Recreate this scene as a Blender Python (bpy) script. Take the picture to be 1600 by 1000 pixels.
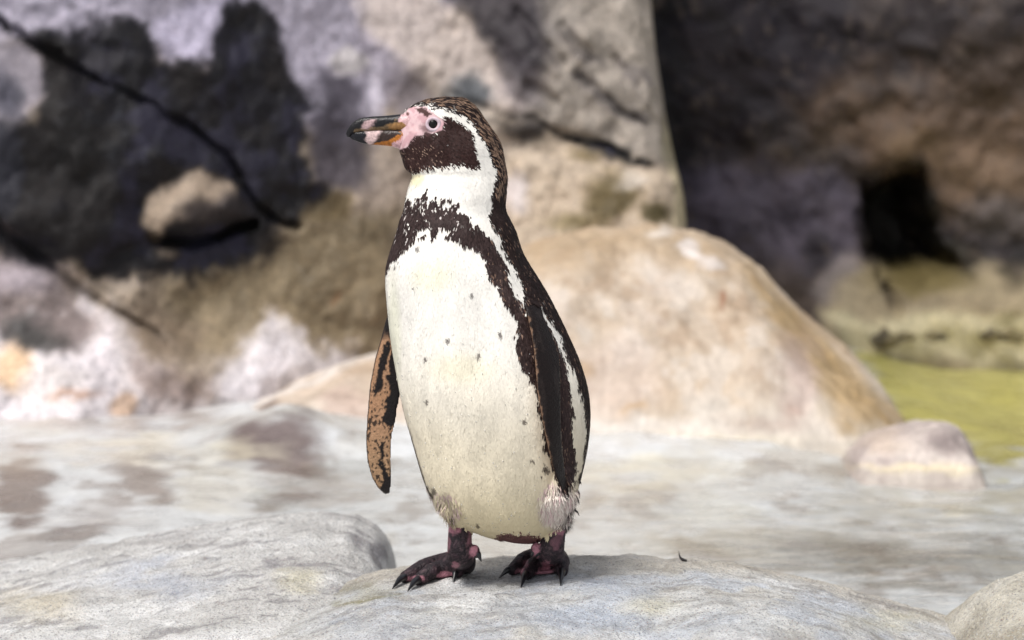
import bpy, math, random
import numpy as np
from mathutils import Vector, kdtree

random.seed(7); RNG = np.random.default_rng(7)
scn = bpy.context.scene
for o in list(bpy.data.objects): bpy.data.objects.remove(o)

# ------------------------------------------------------------------ camera, sky, sun, exposure
CAM = np.array([0.0, -3.6, 0.65]); FPX = 100/36*1600
PITCH = math.atan(402/FPX)
cd = bpy.data.cameras.new('camera'); cam = bpy.data.objects.new('camera', cd); scn.collection.objects.link(cam)
cam.location = CAM; cam.rotation_euler = (math.pi/2 - PITCH, 0, 0)
cd.lens = 100; cd.sensor_width = 36; cd.clip_start = 0.05; cd.clip_end = 500
cd.dof.use_dof = True; cd.dof.focus_distance = 3.53; cd.dof.aperture_fstop = 4.8
scn.camera = cam

SUN_EL, SUN_AZ = 60.0, 218.0         # azimuth from +Y, clockwise: the light stands behind the camera's left shoulder
w = bpy.data.worlds.new('World'); scn.world = w; w.use_nodes = True
nt = w.node_tree; bg = nt.nodes['Background']
sky = nt.nodes.new('ShaderNodeTexSky'); sky.sky_type = 'NISHITA'; sky.sun_disc = False
sky.sun_elevation = math.radians(SUN_EL); sky.sun_rotation = math.radians(SUN_AZ)
sky.dust_density = 3.0
hs = nt.nodes.new('ShaderNodeHueSaturation'); hs.inputs['Saturation'].default_value = 0.28
nt.links.new(sky.outputs[0], hs.inputs['Color']); nt.links.new(hs.outputs[0], bg.inputs[0])
bg.inputs[1].default_value = 0.085
sd = bpy.data.lights.new('sun', 'SUN'); sd.energy = 1.5; sd.angle = math.radians(26); sd.color = (1.0, 0.965, 0.91)
sun = bpy.data.objects.new('sun', sd); scn.collection.objects.link(sun)
el, az = math.radians(SUN_EL), math.radians(SUN_AZ)
sdir = Vector((math.sin(az)*math.cos(el), math.cos(az)*math.cos(el), math.sin(el)))
sun.rotation_euler = sdir.to_track_quat('Z', 'Y').to_euler()
scn.view_settings.view_transform = 'Standard'; scn.view_settings.look = 'None'
scn.view_settings.gamma = 1; scn.view_settings.use_curve_mapping = False
scn.view_settings.exposure = 1.05

# ------------------------------------------------------------------ helpers
FW = np.array([0, math.cos(PITCH), -math.sin(PITCH)]); UP = np.array([0, math.sin(PITCH), math.cos(PITCH)])
def project(P):
    r = P - CAM; d = r @ FW
    return 800 + FPX*r[:, 0]/d, 500 - FPX*(r @ UP)/d
def ray(px, py):
    return FW + (px-800)/FPX*np.array([1., 0, 0]) - (py-500)/FPX*UP
def at(px, py, Y):                                   # the point on a pixel's ray at depth Y
    d = ray(px, py); return CAM + d*((Y-CAM[1])/d[1])
def zrow(py, Y): return at(800, py, Y)[2]
def xcol(px, Y, py=500): return at(px, py, Y)[0]

def _h(ix, iy, iz, s):
    n = (ix*374761393 + iy*668265263 + iz*2147483647 + s*1274126177) & 0xffffffff
    n = ((n ^ (n >> 13))*1274126177) & 0xffffffff
    n = ((n ^ (n >> 16))*2246822519) & 0xffffffff
    return ((n ^ (n >> 15)) & 0xffffff)/float(0xffffff)*2-1
def vnoise(P, s=0):
    f = np.floor(P); i = f.astype(np.int64); t = P-f; t = t*t*t*(t*(6*t-15)+10)
    r = 0
    for dx in (0, 1):
        wx = t[:, 0] if dx else 1-t[:, 0]
        for dy in (0, 1):
            wy = t[:, 1] if dy else 1-t[:, 1]
            for dz in (0, 1):
                wz = t[:, 2] if dz else 1-t[:, 2]
                r = r + wx*wy*wz*_h(i[:, 0]+dx, i[:, 1]+dy, i[:, 2]+dz, s)
    return r
def _rot(a, b, c):
    ca, sa, cb, sb, cc, sc = math.cos(a), math.sin(a), math.cos(b), math.sin(b), math.cos(c), math.sin(c)
    return np.array([[ca, -sa, 0], [sa, ca, 0], [0, 0, 1]]) @ np.array([[1, 0, 0], [0, cb, -sb], [0, sb, cb]]) @ np.array([[cc, 0, sc], [0, 1, 0], [-sc, 0, cc]])
ROT = _rot(.7, .9, .5)
def fbm(P, scale, octv=4, s=0, gain=0.5):
    r = 0; a = 1.0; q = (P*scale) @ ROT
    for k in range(octv):
        r = r + a*vnoise(q + 17.3*k, s+k); a *= gain; q = (q*2.03) @ ROT
    return r
def col(r, g, b):
    c = np.array([r, g, b])/255.0
    return np.where(c <= 0.04045, c/12.92, ((c+0.055)/1.055)**2.4)
def sstep(a, b, x):
    t = np.clip((x-a)/(b-a), 0, 1); return t*t*(3-2*t)
def sd_poly(u, v, poly):                             # signed distance, inside < 0
    p = np.array(poly, float); d = np.full(u.shape, 1e18); inside = np.zeros(u.shape, bool)
    for k in range(len(p)):
        a, b = p[k], p[(k+1) % len(p)]; e = b-a; l2 = e @ e + 1e-12
        t = np.clip(((u-a[0])*e[0]+(v-a[1])*e[1])/l2, 0, 1)
        d = np.minimum(d, (u-a[0]-t*e[0])**2+(v-a[1]-t*e[1])**2)
        if a[1] != b[1]:
            inside ^= ((a[1] > v) != (b[1] > v)) & (u < (b[0]-a[0])*(v-a[1])/(b[1]-a[1])+a[0])
    d = np.sqrt(d); return np.where(inside, -d, d)
def sd_line(u, v, line):
    p = np.array(line, float); d = np.full(u.shape, 1e18)
    for a, b in zip(p[:-1], p[1:]):
        e = b-a; l2 = e @ e + 1e-12
        t = np.clip(((u-a[0])*e[0]+(v-a[1])*e[1])/l2, 0, 1)
        d = np.minimum(d, (u-a[0]-t*e[0])**2+(v-a[1]-t*e[1])**2)
    return np.sqrt(d)
def blend(C, m, c): return C*(1-m[:, None]) + np.asarray(c)*m[:, None]
def stains_and_shade(P, C, layers, warp=14, wscale=9.0, seed=3):
    """mineral and algae staining, dark crack lines, painted shade and reflections on a rock surface; outlines given where they meet the photo's rays"""
    u, v = project(P)
    w1 = fbm(P, wscale, 5, seed, 0.6); w2 = fbm(P, wscale, 5, seed+20, 0.6); w3 = fbm(P, wscale*.8, 3, seed+40)
    for L in layers:
        kind, shp, c, soft, op = L[:5]; wa = L[5] if len(L) > 5 else warp
        uu, vv = u+w1*wa, v+w2*wa
        if kind == 'p': d = sd_poly(uu, vv, shp)
        elif kind == 'l': d = sd_line(uu, vv, shp[1]) - shp[0]*(1+1.1*w3)
        else:
            x, y, rx, ry = shp; d = (np.hypot((uu-x)/rx, (vv-y)/ry)-1)*min(rx, ry)
        C = blend(C, op*(1-sstep(-soft, soft, d)), col(*c))
    return C

def new_obj(name, V, F, parent=None, mat=None, C=None, smooth=True):
    me = bpy.data.meshes.new(name); me.from_pydata([tuple(map(float, p)) for p in V], [], [tuple(map(int, f)) for f in F])
    if C is not None: set_col(me, C)
    if smooth: me.polygons.foreach_set('use_smooth', [True]*len(me.polygons))
    o = bpy.data.objects.new(name, me); scn.collection.objects.link(o)
    if mat: me.materials.append(mat)
    if parent: o.parent = parent
    return o
def set_col(me, C):
    a = me.color_attributes.new('Col', 'FLOAT_COLOR', 'POINT')
    a.data.foreach_set('color', np.concatenate([np.clip(C, 0, 1), np.ones((len(C), 1))], 1).astype(np.float32).ravel())
def grid_faces(nu, nv, wrap=False):
    i, j = np.meshgrid(np.arange(nu-1), np.arange(nv if wrap else nv-1), indexing='ij')
    j2 = (j+1) % nv
    return np.stack([i*nv+j, i*nv+j2, (i+1)*nv+j2, (i+1)*nv+j], -1).reshape(-1, 4)
def tag(o, label, cat, group=None, kind=None):
    if label: o['label'] = label
    if cat: o['category'] = cat
    if group: o['group'] = group
    if kind: o['kind'] = kind
    return o

# ------------------------------------------------------------------ materials
def N(nt, t, **kw):
    n = nt.nodes.new(t)
    for k, v in kw.items():
        if hasattr(n, k): setattr(n, k, v)
        else: n.inputs[k].default_value = v
    return n
def mix(nt, fac, a, b, mode='MIX'):
    m = nt.nodes.new('ShaderNodeMix'); m.data_type = 'RGBA'; m.blend_type = mode
    for idx, x in ((0, fac), (6, a), (7, b)):
        if hasattr(x, 'is_output'): nt.links.new(x, m.inputs[idx])
        else: m.inputs[idx].default_value = x if idx == 0 else (*x, 1)
    return m.outputs[2]
def ramp(nt, src, p0, p1, c0=(0, 0, 0), c1=(1, 1, 1)):
    r = nt.nodes.new('ShaderNodeValToRGB'); e = r.color_ramp.elements
    e[0].position, e[1].position = p0, p1; e[0].color, e[1].color = (*c0, 1), (*c1, 1)
    nt.links.new(src, r.inputs[0]); return r.outputs[0]
def base_mat(name):
    m = bpy.data.materials.new(name); m.use_nodes = True; nt = m.node_tree
    return m, nt, nt.nodes['Principled BSDF'], nt.nodes.new('ShaderNodeTexCoord').outputs['Object']
def noise(nt, co, scale, detail=4, rough=0.55, dist=0.0):
    n = nt.nodes.new('ShaderNodeTexNoise'); nt.links.new(co, n.inputs['Vector'])
    n.inputs['Scale'].default_value = scale; n.inputs['Detail'].default_value = detail
    n.inputs['Roughness'].default_value = rough; n.inputs['Distortion'].default_value = dist
    return n
def attr(nt, name='Col'):
    a = nt.nodes.new('ShaderNodeVertexColor'); a.layer_name = name; return a.outputs[0]
def bump(nt, h, strength, dist, prev=None):
    b = nt.nodes.new('ShaderNodeBump'); b.inputs['Strength'].default_value = strength; b.inputs['Distance'].default_value = dist
    nt.links.new(h, b.inputs['Height'])
    if prev is not None: nt.links.new(prev, b.inputs['Normal'])
    return b.outputs[0]

def rock_mat(name, grain=220, mottle=14, var=0.35, rough=(0.5, 0.85), spec=0.35, speck=True, fine=1.0, pepper=0.0):
    m, nt, b, co = base_mat(name); c = attr(nt)
    n1 = noise(nt, co, mottle, 6, 0.65, 0.4); n2 = noise(nt, co, grain, 3, 0.6); n3 = noise(nt, co, mottle*5, 5, 0.7)
    v1 = ramp(nt, n1.outputs[0], 0.28, 0.72, (1-var,)*3, (1+var*0.7,)*3)
    v3 = ramp(nt, n3.outputs[0], 0.25, 0.75, (1-var*0.8,)*3, (1+var*0.6,)*3)
    c = mix(nt, 1.0, c, v1, 'MULTIPLY'); c = mix(nt, 1.0, c, v3, 'MULTIPLY')
    if not speck:
        for k, (sc, lo, f, cc) in enumerate([(95, .58, .8, (.35, .35, .38)), (70, .60, .8, (1.55, 1.5, 1.45)), (160, .58, .7, (.5, .48, .48))]):
            off = nt.nodes.new('ShaderNodeVectorMath'); off.operation = 'ADD'; off.inputs[1].default_value = (k*3.1, k*1.7, k*.9)
            nt.links.new(co, off.inputs[0]); s = noise(nt, off.outputs[0], sc, 2, 0.6); q = ramp(nt, s.outputs[0], lo-.06, lo+.06)
            ml = nt.nodes.new('ShaderNodeMath'); ml.operation = 'MULTIPLY'; ml.inputs[1].default_value = f*pepper
            nt.links.new(q, ml.inputs[0]); c = mix(nt, ml.outputs[0], c, cc, 'MULTIPLY')
    if speck:
        for k, (sc, lo, cc, f) in enumerate([(380, .66, (.10, .105, .13), .75), (300, .685, (.62, .61, .58), .8), (430, .70, (.30, .14, .09), .6), (520, .69, (.20, .24, .33), .6), (150, .70, (.16, .15, .14), .5)]):
            off = nt.nodes.new('ShaderNodeVectorMath'); off.operation = 'ADD'; off.inputs[1].default_value = (k*3.1, k*1.7, k*.9)
            nt.links.new(co, off.inputs[0])
            s = noise(nt, off.outputs[0], sc, 1, 0.5); q = ramp(nt, s.outputs[0], lo-.05, lo+.02)
            ml = nt.nodes.new('ShaderNodeMath'); ml.operation = 'MULTIPLY'; ml.inputs[1].default_value = f
            nt.links.new(q, ml.inputs[0]); c = mix(nt, ml.outputs[0], c, cc)
    nt.links.new(c, b.inputs['Base Color'])
    r = nt.nodes.new('ShaderNodeMapRange'); r.inputs[3].default_value, r.inputs[4].default_value = rough
    r.inputs[1].default_value, r.inputs[2].default_value = .3, .7
    nt.links.new(n1.outputs[0], r.inputs[0]); nt.links.new(r.outputs[0], b.inputs['Roughness'])
    b.inputs['Specular IOR Level'].default_value = spec
    h = bump(nt, n3.outputs[0], 0.5*fine, 0.012); h = bump(nt, n2.outputs[0], 0.55*fine, 0.0022, h)
    nt.links.new(h, b.inputs['Normal'])
    return m
M_NEAR = rock_mat('foreground_rock', 240, 18, 0.24, fine=1.7)
M_FAR = rock_mat('weathered_rock', 110, 9, 0.28, (0.5, 0.8), 0.25, False, 0.9, .45)
M_MOUND = rock_mat('tan_rock', 120, 10, 0.18, (0.45, 0.75), 0.3, False, 0.5, .12)
M_FLOOR = rock_mat('wet_floor', 120, 11, 0.16, (0.12, 0.5), 0.5, False, 0.5)

def water_mat():
    m = bpy.data.materials.new('shallow_water'); m.use_nodes = True; nt = m.node_tree; nt.nodes.clear()
    out = nt.nodes.new('ShaderNodeOutputMaterial'); mx = nt.nodes.new('ShaderNodeMixShader')
    tr = nt.nodes.new('ShaderNodeBsdfTransparent'); tr.inputs[0].default_value = (.985, .99, .985, 1)
    gl = nt.nodes.new('ShaderNodeBsdfGlossy'); gl.inputs['Roughness'].default_value = 0.06
    fr = nt.nodes.new('ShaderNodeFresnel'); fr.inputs[0].default_value = 1.33
    co = nt.nodes.new('ShaderNodeTexCoord').outputs['Object']
    mp = nt.nodes.new('ShaderNodeMapping'); mp.inputs['Scale'].default_value = (1, 2.2, 1); nt.links.new(co, mp.inputs[0])
    n1 = noise(nt, mp.outputs[0], 7, 3, .5, .6); n2 = noise(nt, mp.outputs[0], 26, 3, .5, .3)
    h = bump(nt, n1.outputs[0], .6, .02); h = bump(nt, n2.outputs[0], .5, .006, h)
    nt.links.new(h, gl.inputs['Normal']); nt.links.new(h, fr.inputs['Normal'])
    ml = nt.nodes.new('ShaderNodeMath'); ml.operation = 'MULTIPLY'; ml.inputs[1].default_value = .24      # ripples hide part of the grazing reflection
    nt.links.new(fr.outputs[0], ml.inputs[0]); nt.links.new(ml.outputs[0], mx.inputs[0]); nt.links.new(tr.outputs[0], mx.inputs[1]); nt.links.new(gl.outputs[0], mx.inputs[2])
    nt.links.new(mx.outputs[0], out.inputs[0]); return m
M_WATER = water_mat()

def attr_mat(name, rough, spec, bscale=None, bstr=0.3, bdist=0.0006, var=0.0, coat=0.0, sheen=0.0, voro=False):
    m, nt, b, co = base_mat(name); c = attr(nt)
    if var:
        n = noise(nt, co, 300, 3, .6); c = mix(nt, 1.0, c, ramp(nt, n.outputs[0], .3, .7, (1-var,)*3, (1+var,)*3), 'MULTIPLY')
    nt.links.new(c, b.inputs['Base Color']); b.inputs['Roughness'].default_value = rough
    b.inputs['Specular IOR Level'].default_value = spec; b.inputs['Coat Weight'].default_value = coat
    if sheen: b.inputs['Sheen Weight'].default_value = sheen; b.inputs['Sheen Roughness'].default_value = .5
    if bscale:
        if voro:
            v = nt.nodes.new('ShaderNodeTexVoronoi'); v.inputs['Scale'].default_value = bscale; nt.links.new(co, v.inputs['Vector']); src = v.outputs['Distance']
        else: src = noise(nt, co, bscale, 3, .6).outputs[0]
        nt.links.new(bump(nt, src, bstr, bdist), b.inputs['Normal'])
    return m
M_BODY = attr_mat('feathered_skin', .6, .15, 350, .4, .0008, .06)
M_PLUME = attr_mat('feathers', .6, .14)
M_SCALE = attr_mat('scaly_foot_skin', .5, .2, 420, .8, .0012, .12, voro=True)
M_FLIP = attr_mat('flipper_skin', .45, .16, 420, .6, .0010, .25, voro=True)
M_BEAK = attr_mat('beak_horn', .30, .28, 190, .8, .0016, .35)
def plain(name, c, rough, spec=.5, coat=0):
    m, nt, b, co = base_mat(name); n = noise(nt, co, 200, 3)
    k = mix(nt, 1.0, tuple(col(*c)), ramp(nt, n.outputs[0], .3, .7, (.85,)*3, (1.12,)*3), 'MULTIPLY')
    nt.links.new(k, b.inputs['Base Color']); b.inputs['Roughness'].default_value = rough
    b.inputs['Specular IOR Level'].default_value = spec; b.inputs['Coat Weight'].default_value = coat
    return m
M_EYE = plain('eye_black', (8, 6, 7), .05, .25)
M_LID = plain('eyelid_skin', (190, 170, 178), .5)
M_CLAW = plain('claw_horn', (20, 20, 24), .3, .5)
M_QUILL = plain('feather_dark', (30, 24, 24), .5)
m, nt_, b_, co_ = base_mat('droplet'); b_.inputs['Base Color'].default_value = (.9, .9, .88, 1); b_.inputs['Roughness'].default_value = .03
b_.inputs['Transmission Weight'].default_value = .8; b_.inputs['IOR'].default_value = 1.33; M_DROP = m

# ------------------------------------------------------------------ ground and water
WATER_Z = -0.122
def interp(x, pts):
    p = np.array(pts, float); return np.interp(x, p[:, 0], p[:, 1])
def smooth_profile(pts, n=600, k=9):
    p = np.array(pts, float); xs = np.linspace(p[0, 0], p[-1, 0], n); ys = np.interp(xs, p[:, 0], p[:, 1])
    ker = np.hanning(k+2)[1:-1]; ker /= ker.sum()
    ys = np.convolve(np.pad(ys, k//2, mode='edge'), ker, 'valid'); return xs, ys

def floor_z(x, y):
    P = np.stack([x, y, np.zeros_like(x)], -1)
    z = -0.130 - 0.020*sstep(0.15, 0.75, x) + 0.017*sstep(-0.25, -0.6, x) + .030*sstep(1.78, 2.16, y + .12*fbm(P, 4, 3, 43))*sstep(-.75, -.35, x)*(1-sstep(.45, .72, x)) + .004*sstep(2.2, 2.5, y)*sstep(-.25, -.6, x) + .05*np.exp(-((x+.46)/.13)**2-((y-2.12)/.17)**2)
    z = z + 0.007*fbm(P, 2.6, 4, 41) + 0.004*fbm(P*np.array([1.4, .8, 1]), 8, 4, 42)
    z = z - 0.08*sstep(0.85, 1.3, x)*sstep(2.2, 3.2, y)
    return z
def build_floor():
    xs = np.concatenate([np.linspace(-60, -2.2, 14)[:-1], np.linspace(-2.2, 2.4, 380), np.linspace(2.4, 60, 14)[1:]])
    ys = np.concatenate([np.linspace(-60, -1.0, 16)[:-1], np.linspace(-1.0, 5.2, 420), np.linspace(5.2, 60, 10)[1:]])
    X, Y = np.meshgrid(xs, ys, indexing='ij'); x, y = X.ravel(), Y.ravel(); z = floor_z(x, y)
    P = np.stack([x, y, z], -1)
    C = np.tile(col(194, 195, 195), (len(P), 1))
    n = fbm(P*np.array([1.3, .7, 1]), 4.5, 5, 51, .6); C = blend(C, .7*sstep(.0, .7, n), col(184, 181, 175))
    n = fbm(P*np.array([1.4, .7, 1]), 8, 5, 52, .6); C = blend(C, .6*sstep(.1, .6, n), col(208, 211, 214))
    n = fbm(P*np.array([1.4, .6, 1]), 7, 5, 53, .65); C = blend(C, .55*sstep(.35, .8, n), col(132, 122, 114))
    L = [('e', (250, 650, 90, 16), (140, 124, 114), 14, .7), ('e', (60, 655, 60, 12), (170, 156, 146), 10, .6), ('e', (330, 760, 60, 30), (196, 190, 176), 16, .5), ('e', (160, 790, 50, 20), (150, 140, 132), 14, .5), ('e', (520, 770, 50, 20), (164, 152, 142), 14, .5), ('e', (25, 765, 55, 48), (112, 98, 90), 12, .85), ('e', (40, 715, 40, 18), (140, 126, 116), 10, .7), ('e', (225, 735, 38, 26), (128, 114, 104), 12, .75),
         ('e', (240, 765, 30, 14), (120, 106, 98), 10, .6), ('e', (120, 812, 60, 8), (110, 100, 94), 6, .6), ('e', (430, 690, 72, 50), (104, 90, 88), 18, .92), ('e', (450, 745, 45, 18), (130, 115, 106), 10, .7),
         ('e', (430, 775, 30, 10), (126, 113, 100), 8, .5), ('e', (200, 700, 80, 18), (202, 192, 172), 12, .6), ('e', (380, 700, 60, 16), (206, 198, 176), 12, .5),
         ('e', (1010, 740, 120, 20), (205, 196, 172), 14, .5), ('e', (1110, 800, 90, 22), (200, 200, 192), 12, .5), ('e', (1420, 880, 260, 34), (112, 104, 88), 18, .6),  # the long dark ellipse and streaks below paint the wall's reflection in water
         ('e', (1130, 850, 130, 16), (150, 140, 118), 12, .5), ('e', (1350, 800, 160, 10), (140, 132, 112), 8, .5), ('e', (1500, 770, 160, 12), (166, 156, 128), 8, .5),
         ('p', [(1330, 505), (1900, 505), (1900, 720), (1540, 715), (1500, 690), (1400, 690)], (190, 182, 92), 16, .9),
         ('p', [(1330, 505), (1900, 505), (1900, 560), (1380, 560)], (170, 162, 74), 12, .5),
         ('e', (1560, 690, 120, 22), (168, 160, 98), 14, .7)]
    u, v = project(P); near = (y > -0.9) & (y < 5.3) & (np.abs(x) < 2.5)
    C[near] = stains_and_shade(P[near]*np.array([1, 1, 1]), C[near], L, 26, 8.0, 9)
    o = new_obj('ground', P, grid_faces(len(xs), len(ys)), None, M_FLOOR, C); tag(o, None, None, None, 'structure')
    xs = np.linspace(-3, 6, 50); ys = np.linspace(-3, 6, 50); X, Y = np.meshgrid(xs, ys, indexing='ij')
    P = np.stack([X.ravel(), Y.ravel(), np.full(X.size, WATER_Z)], -1)
    o = new_obj('water', P, grid_faces(50, 50), None, M_WATER); tag(o, None, None, None, 'structure')
build_floor()

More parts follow.
